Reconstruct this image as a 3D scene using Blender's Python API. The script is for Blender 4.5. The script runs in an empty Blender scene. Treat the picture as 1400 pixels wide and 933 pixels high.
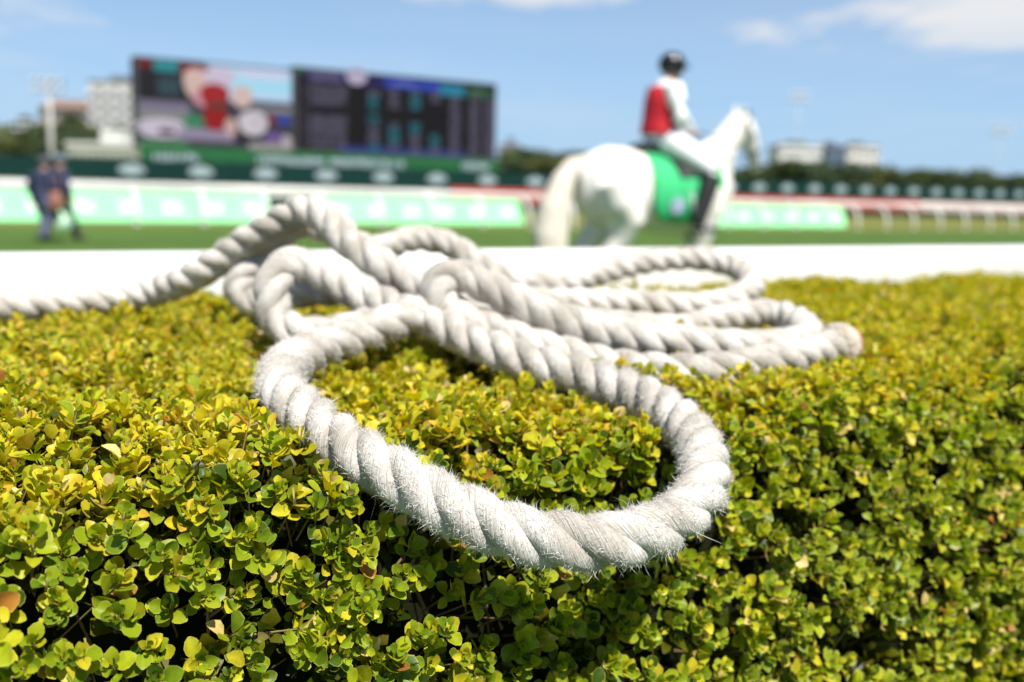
import bpy, bmesh, math, random
import numpy as np
from mathutils import Vector, Matrix
from mathutils.kdtree import KDTree

R = math.radians
random.seed(7)
rng = np.random.default_rng(11)
scene = bpy.context.scene
COL = scene.collection

# ------------------------------------------------------------------ camera
PITCH, ROLL, CAM_Z = R(8.608), R(1.587), 1.2
fw = Vector((0, math.cos(PITCH), -math.sin(PITCH)))
r0 = Vector((1, 0, 0)); u0 = r0.cross(fw)
rt = math.cos(ROLL) * r0 + math.sin(ROLL) * u0
upv = -math.sin(ROLL) * r0 + math.cos(ROLL) * u0
cam_data = bpy.data.cameras.new('camera')
cam = bpy.data.objects.new('camera', cam_data); COL.objects.link(cam)
cam.matrix_world = Matrix(((rt.x, upv.x, -fw.x, 0), (rt.y, upv.y, -fw.y, 0), (rt.z, upv.z, -fw.z, CAM_Z), (0, 0, 0, 1)))
cam_data.sensor_width = 36.0
cam_data.lens = 35.0
cam_data.clip_start = 0.02
cam_data.clip_end = 6000
cam_data.dof.use_dof = True
cam_data.dof.focus_distance = 0.70
cam_data.dof.aperture_fstop = 3.9
scene.camera = cam

# ------------------------------------------------------------------ light
SUN_EL, SUN_AZ = R(56), R(148)          # azimuth clockwise from +Y (the view direction)
to_sun = Vector((math.sin(SUN_AZ) * math.cos(SUN_EL), math.cos(SUN_AZ) * math.cos(SUN_EL), math.sin(SUN_EL)))
sun_data = bpy.data.lights.new('sun', 'SUN'); sun_data.energy = 5.0; sun_data.angle = R(0.53); sun_data.color = (1, .955, .89)
sun = bpy.data.objects.new('sun', sun_data); COL.objects.link(sun)
sun.rotation_euler = to_sun.to_track_quat('Z', 'Y').to_euler(); sun.location = (20, 0, 40)

world = bpy.data.worlds.new('World'); scene.world = world; world.use_nodes = True
wn, wl = world.node_tree.nodes, world.node_tree.links
wn.clear()
def wnode(t, **kw):
    n = wn.new(t)
    for k, v in kw.items(): setattr(n, k, v)
    return n
sky = wnode('ShaderNodeTexSky', sky_type='NISHITA', sun_disc=False)
sky.sun_elevation = SUN_EL; sky.sun_rotation = SUN_AZ; sky.air_density = 0.6; sky.dust_density = 0.0; sky.ozone_density = 3.0
tc = wnode('ShaderNodeTexCoord'); sep = wnode('ShaderNodeSeparateXYZ')
wl.new(tc.outputs['Generated'], sep.inputs[0])
zc = wnode('ShaderNodeMath', operation='MAXIMUM'); zc.inputs[1].default_value = 0.03
wl.new(sep.outputs[2], zc.inputs[0])
dx = wnode('ShaderNodeMath', operation='DIVIDE'); dy = wnode('ShaderNodeMath', operation='DIVIDE')
wl.new(sep.outputs[0], dx.inputs[0]); wl.new(zc.outputs[0], dx.inputs[1])
wl.new(sep.outputs[1], dy.inputs[0]); wl.new(zc.outputs[0], dy.inputs[1])
cmb = wnode('ShaderNodeCombineXYZ'); wl.new(dx.outputs[0], cmb.inputs[0]); wl.new(dy.outputs[0], cmb.inputs[1])
CLOUD_OFF = (-19.84, -1.26, 8.49)
mp = wnode('ShaderNodeMapping'); mp.inputs['Location'].default_value = CLOUD_OFF; mp.inputs['Scale'].default_value = (.62, .30, 1)
wl.new(cmb.outputs[0], mp.inputs[0])
n1 = wnode('ShaderNodeTexNoise'); n1.inputs['Scale'].default_value = 1.0; n1.inputs['Detail'].default_value = 7; n1.inputs['Roughness'].default_value = .55
wl.new(mp.outputs[0], n1.inputs['Vector'])
cr = wnode('ShaderNodeValToRGB'); cr.color_ramp.elements[0].position = .545; cr.color_ramp.elements[1].position = .65
wl.new(n1.outputs[0], cr.inputs[0])
n2 = wnode('ShaderNodeTexNoise'); n2.inputs['Scale'].default_value = .55; n2.inputs['Detail'].default_value = 5
wl.new(mp.outputs[0], n2.inputs['Vector'])
cr2 = wnode('ShaderNodeValToRGB'); cr2.color_ramp.elements[0].position = .40; cr2.color_ramp.elements[1].position = .85
cr2.color_ramp.elements[1].color = (.20, .20, .20, 1)
wl.new(n2.outputs[0], cr2.inputs[0])
hz = wnode('ShaderNodeMapRange', interpolation_type='SMOOTHSTEP'); hz.inputs[1].default_value = .07; hz.inputs[2].default_value = .17   # low clouds dissolve into the distance
wl.new(sep.outputs[2], hz.inputs[0])
cl = wnode('ShaderNodeMath', operation='MULTIPLY'); wl.new(cr.outputs[0], cl.inputs[0]); wl.new(hz.outputs[0], cl.inputs[1])
mx = wnode('ShaderNodeMath', operation='MAXIMUM'); wl.new(cl.outputs[0], mx.inputs[0]); wl.new(cr2.outputs[0], mx.inputs[1])
# pale blue sea-air haze low in the sky, all the way round
hf_ = wnode('ShaderNodeMapRange'); hf_.inputs[1].default_value = .04; hf_.inputs[2].default_value = .34; hf_.inputs[3].default_value = .92; hf_.inputs[4].default_value = 0.0
wl.new(sep.outputs[2], hf_.inputs[0])
hm_ = wnode('ShaderNodeMixRGB'); hm_.inputs[2].default_value = (2.75, 4.25, 5.85, 1)
wl.new(hf_.outputs[0], hm_.inputs[0]); wl.new(sky.outputs[0], hm_.inputs[1])
mix = wnode('ShaderNodeMixRGB'); mix.inputs[2].default_value = (5.6, 5.7, 5.9, 1)
wl.new(mx.outputs[0], mix.inputs[0]); wl.new(hm_.outputs[0], mix.inputs[1])
bg = wnode('ShaderNodeBackground'); bg.inputs[1].default_value = 0.085
wout = wnode('ShaderNodeOutputWorld'); wl.new(mix.outputs[0], bg.inputs[0]); wl.new(bg.outputs[0], wout.inputs[0])

vs = scene.view_settings
vs.view_transform = 'Standard'; vs.look = 'None'; vs.exposure = 0.78; vs.gamma = 1.0; vs.use_curve_mapping = False
scene.render.engine = 'CYCLES'
scene.cycles.use_denoising = True
scene.cycles.max_bounces = 8
scene.cycles.transmission_bounces = 6
scene.cycles.sample_clamp_indirect = 6

# ------------------------------------------------------------------ helpers
UX, UY = .85759, .51434                 # direction in which hedge, rails and track run
def W(s, t, z=0.0):                     # along the track, across it, up
    return Vector((s * UX - t * UY, s * UY + t * UX, z))
TRACK_ROT = math.atan2(UY, UX)
PI = math.pi

def tag(o, label=None, cat=None, group=None, kind=None):
    if label: o['label'] = label
    if cat: o['category'] = cat
    if group: o['group'] = group
    if kind: o['kind'] = kind
    return o
def empty(name, loc=(0, 0, 0), rz=0.0, parent=None):
    o = bpy.data.objects.new(name, None); COL.objects.link(o)
    o.location = loc; o.rotation_euler = (0, 0, rz); o.empty_display_size = .1
    if parent: o.parent = parent
    return o
def link(name, me, mats=None, parent=None, smooth=False):
    if mats is not None:
        for m in (mats if isinstance(mats, (list, tuple)) else [mats]): me.materials.append(m)
    if smooth: me.shade_smooth()
    o = bpy.data.objects.new(name, me); COL.objects.link(o)
    if parent: o.parent = parent
    return o
def copy_tree(o, parent=None):
    c = o.copy(); COL.objects.link(c)
    if parent is not None: c.parent = parent
    for ch in list(o.children): copy_tree(ch, c)
    return c

class MB:
    """collects vertices, faces and a material index"""
    def __init__(s): s.v = []; s.f = []; s.m = []
    def face(s, pts, mi=0):
        b = len(s.v); s.v += [tuple(p) for p in pts]; s.f.append(tuple(range(b, b + len(pts)))); s.m.append(mi)
    def box(s, x0, x1, y0, y1, z0, z1, mi=0, M=None):
        b = len(s.v)
        P = [(x, y, z) for z in (z0, z1) for x, y in ((x0, y0), (x1, y0), (x1, y1), (x0, y1))]
        if M is not None: P = [tuple(M @ Vector(p)) for p in P]
        s.v += P
        for q in ((0, 3, 2, 1), (4, 5, 6, 7), (0, 1, 5, 4), (1, 2, 6, 5), (2, 3, 7, 6), (3, 0, 4, 7)):
            s.f.append(tuple(b + i for i in q)); s.m.append(mi)
    def tube(s, pts, rad, seg=10, mi=0, side=(0, 0, 1), ra=None):
        """pts: centre line; rad: radii (a) ; ra: optional second radii (b, across 'side' frame)"""
        pts = [Vector(p) for p in pts]; n = len(pts)
        rad = rad if isinstance(rad, (list, tuple)) else [rad] * n
        rb = ra if ra is not None else rad
        rb = rb if isinstance(rb, (list, tuple)) else [rb] * n
        b = len(s.v); sd = Vector(side)
        for i, p in enumerate(pts):
            t = (pts[min(i + 1, n - 1)] - pts[max(i - 1, 0)]).normalized()
            a = sd.cross(t)
            if a.length < 1e-4: a = Vector((1, 0, 0)).cross(t)
            if a.length < 1e-4: a = Vector((0, 1, 0)).cross(t)
            a.normalize(); c = t.cross(a)
            for k in range(seg):
                w = 2 * PI * k / seg
                s.v.append(tuple(p + a * (math.cos(w) * rad[i]) + c * (math.sin(w) * rb[i])))
        for i in range(n - 1):
            for k in range(seg):
                k2 = (k + 1) % seg
                s.f.append((b + i * seg + k, b + i * seg + k2, b + (i + 1) * seg + k2, b + (i + 1) * seg + k)); s.m.append(mi)
        s.f.append(tuple(b + k for k in range(seg))[::-1]); s.m.append(mi)
        s.f.append(tuple(b + (n - 1) * seg + k for k in range(seg))); s.m.append(mi)
    def ball(s, c, r, seg=12, rings=8, mi=0, M=None):
        r = r if isinstance(r, (list, tuple)) else (r, r, r)
        b = len(s.v)
        for i in range(1, rings):
            th = PI * i / rings
            for k in range(seg):
                w = 2 * PI * k / seg
                p = Vector((math.sin(th) * math.cos(w) * r[0], math.sin(th) * math.sin(w) * r[1], math.cos(th) * r[2]))
                if M is not None: p = M @ p
                s.v.append((c[0] + p.x, c[1] + p.y, c[2] + p.z))
        for zz in (1, -1):
            p = Vector((0, 0, zz * r[2]))
            if M is not None: p = M @ p
            s.v.append((c[0] + p.x, c[1] + p.y, c[2] + p.z))
        top = len(s.v) - 2; bot = top + 1
        for i in range(rings - 2):
            for k in range(seg):
                k2 = (k + 1) % seg
                s.f.append((b + i * seg + k, b + (i + 1) * seg + k, b + (i + 1) * seg + k2, b + i * seg + k2)); s.m.append(mi)
        for k in range(seg):
            k2 = (k + 1) % seg
            s.f.append((top, b + k, b + k2)); s.m.append(mi)
            q = b + (rings - 2) * seg
            s.f.append((bot, q + k2, q + k)); s.m.append(mi)
    def mesh(s, name):
        me = bpy.data.meshes.new(name); me.from_pydata(s.v, [], s.f)
        if any(s.m): me.polygons.foreach_set('material_index', s.m)
        me.update(); return me
    def build(s, name, mats, parent=None, smooth=False):
        return link(name, s.mesh(name), mats, parent, smooth)

def fused(name, mb, mat, parent, voxel, smooth_it=6):
    """one continuous skin grown over overlapping closed volumes"""
    o = mb.build(name, mat, parent, True)
    m = o.modifiers.new('r', 'REMESH'); m.mode = 'VOXEL'; m.voxel_size = voxel
    k = o.modifiers.new('s', 'SMOOTH'); k.iterations = smooth_it; k.factor = .5
    dg = bpy.context.evaluated_depsgraph_get()
    me = bpy.data.meshes.new_from_object(o.evaluated_get(dg))
    old = o.data; o.modifiers.clear(); o.data = me; bpy.data.meshes.remove(old)
    me.name = name; me.shade_smooth()
    return o

# ------------------------------------------------------------------ materials
def mat(name, col, rough=.6, var=None, scale=8., bump=0., bscale=None, metal=0., spec=.4, emit=None, estr=1., detail=6, stretch=None):
    m = bpy.data.materials.new(name); m.use_nodes = True
    nt = m.node_tree; N, L = nt.nodes, nt.links
    b = N['Principled BSDF']
    b.inputs['Base Color'].default_value = (*col, 1); b.inputs['Roughness'].default_value = rough
    b.inputs['Metallic'].default_value = metal; b.inputs['Specular IOR Level'].default_value = spec
    co = N.new('ShaderNodeTexCoord'); src = co.outputs['Object']
    if stretch:
        g = N.new('ShaderNodeMapping'); g.inputs['Scale'].default_value = stretch; L.new(src, g.inputs[0]); src = g.outputs[0]
    if var:
        n = N.new('ShaderNodeTexNoise'); n.inputs['Scale'].default_value = scale; n.inputs['Detail'].default_value = detail
        r = N.new('ShaderNodeValToRGB'); r.color_ramp.elements[0].position = .35; r.color_ramp.elements[1].position = .68
        r.color_ramp.elements[0].color = (*col, 1); r.color_ramp.elements[1].color = (*var, 1)
        L.new(src, n.inputs['Vector']); L.new(n.outputs[0], r.inputs[0]); L.new(r.outputs[0], b.inputs['Base Color'])
    if bump:
        n = N.new('ShaderNodeTexNoise'); n.inputs['Scale'].default_value = bscale or scale * 4; n.inputs['Detail'].default_value = 5
        q = N.new('ShaderNodeBump'); q.inputs['Strength'].default_value = bump; q.inputs['Distance'].default_value = .02
        L.new(src, n.inputs['Vector']); L.new(n.outputs[0], q.inputs['Height']); L.new(q.outputs[0], b.inputs['Normal'])
    if emit:
        b.inputs['Emission Color'].default_value = (*emit, 1); b.inputs['Emission Strength'].default_value = estr
    return m

# ------------------------------------------------------------------ ground
def turf_material():
    m = bpy.data.materials.new('turf'); m.use_nodes = True
    nt = m.node_tree; N, L = nt.nodes, nt.links; b = N['Principled BSDF']
    b.inputs['Roughness'].default_value = .85; b.inputs['Specular IOR Level'].default_value = .15
    co = N.new('ShaderNodeTexCoord')
    n1 = N.new('ShaderNodeTexNoise'); n1.inputs['Scale'].default_value = .9; n1.inputs['Detail'].default_value = 9
    L.new(co.outputs['Object'], n1.inputs['Vector'])
    r = N.new('ShaderNodeValToRGB'); r.color_ramp.elements[0].position = .3; r.color_ramp.elements[1].position = .7
    r.color_ramp.elements[0].color = (.050, .105, .016, 1); r.color_ramp.elements[1].color = (.085, .145, .026, 1)
    L.new(n1.outputs[0], r.inputs[0])
    # mown and worn bands run along the track (across = local Y)
    sp = N.new('ShaderNodeSeparateXYZ'); L.new(co.outputs['Object'], sp.inputs[0])
    w = N.new('ShaderNodeMath'); w.operation = 'MULTIPLY'; w.inputs[1].default_value = 1.15; L.new(sp.outputs[1], w.inputs[0])
    sn = N.new('ShaderNodeMath'); sn.operation = 'SINE'; L.new(w.outputs[0], sn.inputs[0])
    cl = N.new('ShaderNodeMapRange'); cl.inputs[1].default_value = -.5; cl.inputs[2].default_value = .5; cl.inputs[3].default_value = .86; cl.inputs[4].default_value = 1.1
    L.new(sn.outputs[0], cl.inputs[0])
    mu = N.new('ShaderNodeMixRGB'); mu.blend_type = 'MULTIPLY'; mu.inputs[0].default_value = 1
    L.new(r.outputs[0], mu.inputs[1]); L.new(cl.outputs[0], mu.inputs[2])
    br = N.new('ShaderNodeMapRange'); br.inputs[1].default_value = 25.5; br.inputs[2].default_value = 29.5; L.new(sp.outputs[1], br.inputs[0])
    mx = N.new('ShaderNodeMixRGB'); mx.inputs[2].default_value = (.185, .175, .045, 1)
    ml = N.new('ShaderNodeMath'); ml.operation = 'MULTIPLY'; ml.inputs[1].default_value = .75; L.new(br.outputs[0], ml.inputs[0])
    L.new(ml.outputs[0], mx.inputs[0]); L.new(mu.outputs[0], mx.inputs[1]); L.new(mx.outputs[0], b.inputs['Base Color'])
    n3 = N.new('ShaderNodeTexNoise'); n3.inputs['Scale'].default_value = 60; n3.inputs['Detail'].default_value = 3
    L.new(co.outputs['Object'], n3.inputs['Vector'])
    q = N.new('ShaderNodeBump'); q.inputs['Strength'].default_value = .5; q.inputs['Distance'].default_value = .05
    L.new(n3.outputs[0], q.inputs['Height']); L.new(q.outputs[0], b.inputs['Normal'])
    return m
TURF = turf_material()
g = MB(); g.face([(-3000, -3000, 0), (3000, -3000, 0), (3000, 3000, 0), (-3000, 3000, 0)])
gnd = g.build('ground', TURF); gnd.rotation_euler = (0, 0, TRACK_ROT)
tag(gnd, 'mown green turf of the racecourse track', None, None, 'structure')

# far wooded hill behind the left of the screens
HILL = mat('hill_scrub', (.055, .075, .022), .9, (.115, .11, .05), .06, .6, .3)
nx, ny = 60, 16
hv = []; hf = []
for j in range(ny):
    for i in range(nx):
        s = -160 + i * 7.0; t = 170 + j * 16.0
        a = max(0, 1 - abs(s + 20) / 150.) ** .8 * min(1, j / 6.) * (1 if j < 12 else max(0, (15 - j) / 3.))
        h = 18.0 * a + 1.2 * math.sin(i * .9 + j) * a
        hv.append(tuple(W(s, t, -.5 + h)))
for j in range(ny - 1):
    for i in range(nx - 1):
        b0 = j * nx + i; hf.append((b0, b0 + 1, b0 + nx + 1, b0 + nx))
hm = bpy.data.meshes.new('hill'); hm.from_pydata(hv, [], hf); hm.update()
tag(link('hill', hm, HILL, None, True), 'low scrubby hill rising beyond the track', None, None, 'structure')
ROPE = [
  (-0.788,1.140,1.028), (-0.750,1.233,1.028), (-0.707,1.306,1.028), (-0.647,1.364,1.028), (-0.581,1.400,1.032), (-0.518,1.411,1.042),
  (-0.440,1.364,1.071), (-0.374,1.338,1.111), (-0.318,1.310,1.144), (-0.275,1.289,1.166), (-0.237,1.256,1.160), (-0.203,1.228,1.133),
  (-0.163,1.216,1.106), (-0.127,1.228,1.082), (-0.078,1.298,1.064), (-0.012,1.393,1.050), (0.052,1.456,1.039), (0.114,1.488,1.037),
  (0.165,1.505,1.037), (0.227,1.512,1.033), (0.290,1.520,1.033), (0.348,1.554,1.043), (0.391,1.621,1.060), (0.380,1.697,1.080),
  (0.312,1.723,1.092), (0.219,1.690,1.085), (0.128,1.622,1.067), (0.061,1.556,1.054), (-0.003,1.525,1.063), (-0.054,1.528,1.086),
  (-0.099,1.532,1.115), (-0.151,1.518,1.124), (-0.193,1.451,1.111), (-0.221,1.371,1.117), (-0.250,1.343,1.143), (-0.289,1.344,1.150),
  (-0.325,1.348,1.123), (-0.351,1.334,1.086), (-0.368,1.322,1.057), (-0.343,1.327,1.043), (-0.296,1.329,1.053), (-0.247,1.330,1.060),
  (-0.178,1.330,1.058), (-0.121,1.297,1.053), (-0.090,1.231,1.047), (-0.113,1.182,1.045), (-0.165,1.165,1.041), (-0.209,1.148,1.030),
  (-0.246,1.139,1.030), (-0.278,1.158,1.045), (-0.283,1.162,1.076), (-0.279,1.174,1.097), (-0.262,1.191,1.106), (-0.233,1.198,1.096),
  (-0.193,1.187,1.076), (-0.144,1.168,1.061), (-0.088,1.122,1.049), (-0.036,1.083,1.032), (0.016,1.045,1.021), (0.062,1.016,1.015),
  (0.104,0.977,1.009), (0.137,0.926,1.004), (0.158,0.869,0.994), (0.161,0.799,0.985), (0.147,0.739,0.973), (0.118,0.704,0.961),
  (0.082,0.679,0.957), (0.042,0.671,0.957), (0.001,0.674,0.963), (-0.041,0.685,0.976), (-0.083,0.704,0.992), (-0.127,0.741,1.005),
  (-0.168,0.791,1.016), (-0.201,0.853,1.024), (-0.213,0.930,1.031), (-0.198,1.003,1.035), (-0.166,1.060,1.042), (-0.127,1.103,1.054),
  (-0.087,1.160,1.059), (-0.046,1.207,1.051), (0.018,1.254,1.039), (0.095,1.285,1.032), (0.174,1.309,1.025), (0.227,1.332,1.021),
  (0.274,1.374,1.027), (0.330,1.423,1.033), (0.376,1.439,1.034), (0.402,1.390,1.028), (0.392,1.308,1.021), (0.346,1.227,1.021),
  (0.282,1.187,1.023), (0.217,1.171,1.027), (0.155,1.164,1.032), (0.094,1.157,1.042), (0.037,1.152,1.059), (-0.014,1.147,1.081),
  (-0.053,1.146,1.099), (-0.076,1.142,1.101), (-0.087,1.135,1.084), (-0.075,1.136,1.062), (-0.034,1.137,1.043), (0.017,1.131,1.026),
  (0.067,1.121,1.015), (0.116,1.104,1.007), (0.163,1.087,1.006), (0.209,1.076,1.010), (0.258,1.081,1.017), (0.315,1.114,1.023),
  (0.365,1.163,1.025), (0.393,1.187,1.026),
]
# ------------------------------------------------------------------ rope
def catmull(pts, per):
    P = [Vector(p) for p in pts]
    P = [P[0] * 2 - P[1]] + P + [P[-1] * 2 - P[-2]]
    out = []
    for i in range(1, len(P) - 2):
        a, b, c, d = P[i - 1], P[i], P[i + 1], P[i + 2]
        # centripetal parametrisation avoids loops at tight bends
        t0 = 0; t1 = t0 + max((b - a).length, 1e-6) ** .5; t2 = t1 + max((c - b).length, 1e-6) ** .5; t3 = t2 + max((d - c).length, 1e-6) ** .5
        for k in range(per):
            t = t1 + (t2 - t1) * k / per
            A1 = a * ((t1 - t) / (t1 - t0)) + b * ((t - t0) / (t1 - t0)); A2 = b * ((t2 - t) / (t2 - t1)) + c * ((t - t1) / (t2 - t1)); A3 = c * ((t3 - t) / (t3 - t2)) + d * ((t - t2) / (t3 - t2))
            B1 = A1 * ((t2 - t) / (t2 - t0)) + A2 * ((t - t0) / (t2 - t0)); B2 = A2 * ((t3 - t) / (t3 - t1)) + A3 * ((t - t1) / (t3 - t1))
            out.append(B1 * ((t2 - t) / (t2 - t1)) + B2 * ((t - t1) / (t2 - t1)))
    out.append(P[-2].copy())
    return np.array([tuple(p) for p in out])

path = catmull(ROPE, 24)
for _ in range(10):                      # a thick rope has no sharp kinks
    path[1:-1] = path[1:-1] * .5 + (path[:-2] + path[2:]) * .25
seg = np.linalg.norm(np.diff(path, axis=0), axis=1); arc = np.concatenate([[0], np.cumsum(seg)])
DS = .0026
ns = int(arc[-1] / DS)
sa = np.linspace(0, arc[-1], ns)
RP = np.stack([np.interp(sa, arc, path[:, k]) for k in range(3)], 1)
def unit(a): return a / np.maximum(np.linalg.norm(a, axis=-1, keepdims=True), 1e-9)
RT = unit(np.gradient(RP, axis=0))
RN = np.zeros_like(RP); v = np.cross(RT[0], (0, 0, 1.)); RN[0] = v / np.linalg.norm(v)
for i in range(1, ns):
    v = RN[i - 1] - RT[i] * np.dot(RN[i - 1], RT[i]); RN[i] = v / np.linalg.norm(v)
RB = np.cross(RT, RN)
LAY, RC, RS = .100, .0099, .0116
def smooth_noise(n, step, amp, seed):
    q = np.random.default_rng(seed); k = int(n / step) + 4
    return np.interp(np.arange(n) / step, np.arange(k), q.normal(0, amp, k))
rope_fat = 1 + smooth_noise(ns, 60, .035, 5)
phase0 = 2 * PI * sa / LAY + smooth_noise(ns, 90, .16, 4)
cam_p = np.array([0, 0, CAM_Z])

def rope_material():
    m = bpy.data.materials.new('weathered_white_rope'); m.use_nodes = True
    nt = m.node_tree; N, L = nt.nodes, nt.links; b = N['Principled BSDF']
    b.inputs['Roughness'].default_value = .9; b.inputs['Specular IOR Level'].default_value = .12
    at = N.new('ShaderNodeAttribute'); at.attribute_name = 'yarn'
    n1 = N.new('ShaderNodeTexNoise'); n1.inputs['Scale'].default_value = 1.0; n1.inputs['Detail'].default_value = 5; n1.inputs['Roughness'].default_value = .65
    L.new(at.outputs['Vector'], n1.inputs['Vector'])
    co = N.new('ShaderNodeTexCoord')
    n2 = N.new('ShaderNodeTexNoise'); n2.inputs['Scale'].default_value = 22; n2.inputs['Detail'].default_value = 6
    L.new(co.outputs['Object'], n2.inputs['Vector'])
    r2 = N.new('ShaderNodeValToRGB'); e = r2.color_ramp.elements
    e[0].position = .40; e[0].color = (.45, .42, .37, 1); e[1].position = .58; e[1].color = (.66, .635, .59, 1)
    L.new(n2.outputs[0], r2.inputs[0])
    r1 = N.new('ShaderNodeValToRGB'); e = r1.color_ramp.elements
    e[0].position = .33; e[0].color = (.72, .69, .65, 1); e[1].position = .56; e[1].color = (1, 1, 1, 1)
    L.new(n1.outputs[0], r1.inputs[0])
    mu = N.new('ShaderNodeMixRGB'); mu.blend_type = 'MULTIPLY'; mu.inputs[0].default_value = 1
    L.new(r2.outputs[0], mu.inputs[1]); L.new(r1.outputs[0], mu.inputs[2]); L.new(mu.outputs[0], b.inputs['Base Color'])
    q = N.new('ShaderNodeBump'); q.inputs['Strength'].default_value = 1.0; q.inputs['Distance'].default_value = .0024
    L.new(n1.outputs[0], q.inputs['Height']); L.new(q.outputs[0], b.inputs['Normal'])
    return m
ROPEMAT = rope_material()
FIBRE = bpy.data.materials.new('rope_fibre'); FIBRE.use_nodes = True
_b = FIBRE.node_tree.nodes['Principled BSDF']; _b.inputs['Base Color'].default_value = (.71, .685, .645, 1); _b.inputs['Roughness'].default_value = .8; _b.inputs['Specular IOR Level'].default_value = .15
_t = FIBRE.node_tree.nodes.new('ShaderNodeBsdfTranslucent'); _t.inputs[0].default_value = (.7, .685, .655, 1)
_m = FIBRE.node_tree.nodes.new('ShaderNodeMixShader'); _m.inputs[0].default_value = .35
_l = FIBRE.node_tree.links; _l.new(_b.outputs[0], _m.inputs[1]); _l.new(_t.outputs[0], _m.inputs[2]); _l.new(_m.outputs[0], FIBRE.node_tree.nodes['Material Output'].inputs[0])

def quad_mesh(name, V, Q):
    me = bpy.data.meshes.new(name)
    me.vertices.add(len(V)); me.vertices.foreach_set('co', np.ascontiguousarray(V, dtype=np.float32).ravel())
    k = Q.shape[1]
    me.loops.add(Q.size); me.loops.foreach_set('vertex_index', Q.astype(np.int32).ravel())
    me.polygons.add(len(Q)); me.polygons.foreach_set('loop_start', (np.arange(len(Q)) * k).astype(np.int32))
    me.polygons.foreach_set('loop_total', np.full(len(Q), k, np.int32))
    me.update(calc_edges=True)
    return me

rope = empty('rope', tuple(RP[ns // 2] * (1, 1, 0) + np.array([0, 0, .99])))
tag(rope, 'thick frayed white three-strand rope coiled and looped over the hedge', 'rope')
RO = np.array(rope.location)
SEG = 16
fib_p, fib_n, fib_t, fib_s = [], [], [], []
for j in range(3):
    ph = phase0 + j * 2 * PI / 3
    dirv = RN * np.cos(ph)[:, None] + RB * np.sin(ph)[:, None]
    Cc = RP + dirv * (RC * rope_fat)[:, None]
    T = unit(np.gradient(Cc, axis=0))
    A = unit(dirv - T * np.sum(dirv * T, 1, keepdims=True)); Bv = np.cross(T, A)
    rad = RS * rope_fat * (1 + smooth_noise(ns, 9, .025, 20 + j))
    w = np.arange(SEG) * 2 * PI / SEG
    ring = Cc[:, None, :] + (A[:, None, :] * np.cos(w)[None, :, None] + Bv[:, None, :] * np.sin(w)[None, :, None] * 1.04) * rad[:, None, None]
    V = ring.reshape(-1, 3) - RO
    i = np.arange(ns - 1)[:, None] * SEG; k = np.arange(SEG)[None, :]; k2 = (k + 1) % SEG
    Q = np.stack([i + k, i + k2, i + SEG + k2, i + SEG + k], -1).reshape(-1, 4)
    me = quad_mesh('strand', V, Q)
    tw = w[None, :] - (sa / .10)[:, None] * 2 * PI * .9
    yarn = np.stack([np.repeat((sa * 30)[:, None], SEG, 1), np.cos(tw) * 6.5 + 40 * j, np.sin(tw) * 6.5], -1).reshape(-1, 3)
    at = me.attributes.new('yarn', 'FLOAT_VECTOR', 'POINT'); at.data.foreach_set('vector', yarn.astype(np.float32).ravel())
    link('strand', me, ROPEMAT, rope, True)
    # where fibres spring from: the outward side of each strand, more where the rope is near and chafed
    dist = np.linalg.norm(Cc - cam_p, axis=1)
    wgt = np.where(dist < 1.06, 1.0, np.where(dist < 1.45, .60, .35)) * np.clip(1 + smooth_noise(ns, 30, .35, 70 + j), .3, 2)
    nf = 56000
    pick = np.searchsorted(np.cumsum(wgt) / wgt.sum(), rng.random(nf)); pick = np.clip(pick, 1, ns - 2)
    ang = rng.normal(0, 1.0, nf)
    nrm = A[pick] * np.cos(ang)[:, None] + Bv[pick] * np.sin(ang)[:, None]
    fib_p.append(Cc[pick] + nrm * (rad[pick] * .97)[:, None] + T[pick] * rng.normal(0, .0013, nf)[:, None]); fib_n.append(nrm); fib_t.append(T[pick]); fib_s.append(np.where(dist[pick] < 1.0, 1.0, .85))
p = np.concatenate(fib_p); nr = np.concatenate(fib_n); tg = np.concatenate(fib_t); sc = np.concatenate(fib_s)
nf = len(p)
ln = (rng.gamma(1.9, .0016, nf) + .0011) * sc
wild = rng.random(nf) < .006; ln[wild] *= rng.uniform(2, 3.6, wild.sum())
sgn = np.where(rng.random(nf) < .72, 1, -1)[:, None]
d1 = unit(nr * rng.uniform(.12, .85, nf)[:, None] + tg * sgn * rng.uniform(.2, 1.2, nf)[:, None] + rng.normal(0, .35, (nf, 3)))
d2 = unit(d1 + rng.normal(0, .5, (nf, 3)) + np.array([0, 0, -.22]) + nr * .15)
wd = rng.uniform(.00013, .00022, nf); wd[wild] *= 1.2
sd = unit(np.cross(d1, rng.normal(0, 1, (nf, 3))))
mid = p + d1 * (ln * .5)[:, None]; tip = mid + d2 * (ln * .5)[:, None]
V = np.stack([p - sd * wd[:, None], p + sd * wd[:, None], mid - sd * (wd * .75)[:, None], mid + sd * (wd * .75)[:, None], tip], 1)
V = V.reshape(-1, 3) - RO
b0 = (np.arange(nf) * 5)[:, None]
Tt = np.concatenate([b0 + np.array([[0, 1, 3]]), b0 + np.array([[0, 3, 2]]), b0 + np.array([[2, 3, 4]])])
tag(link('frayed_fibres', quad_mesh('frayed_fibres', V, Tt), FIBRE, rope), kind='stuff')
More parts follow.
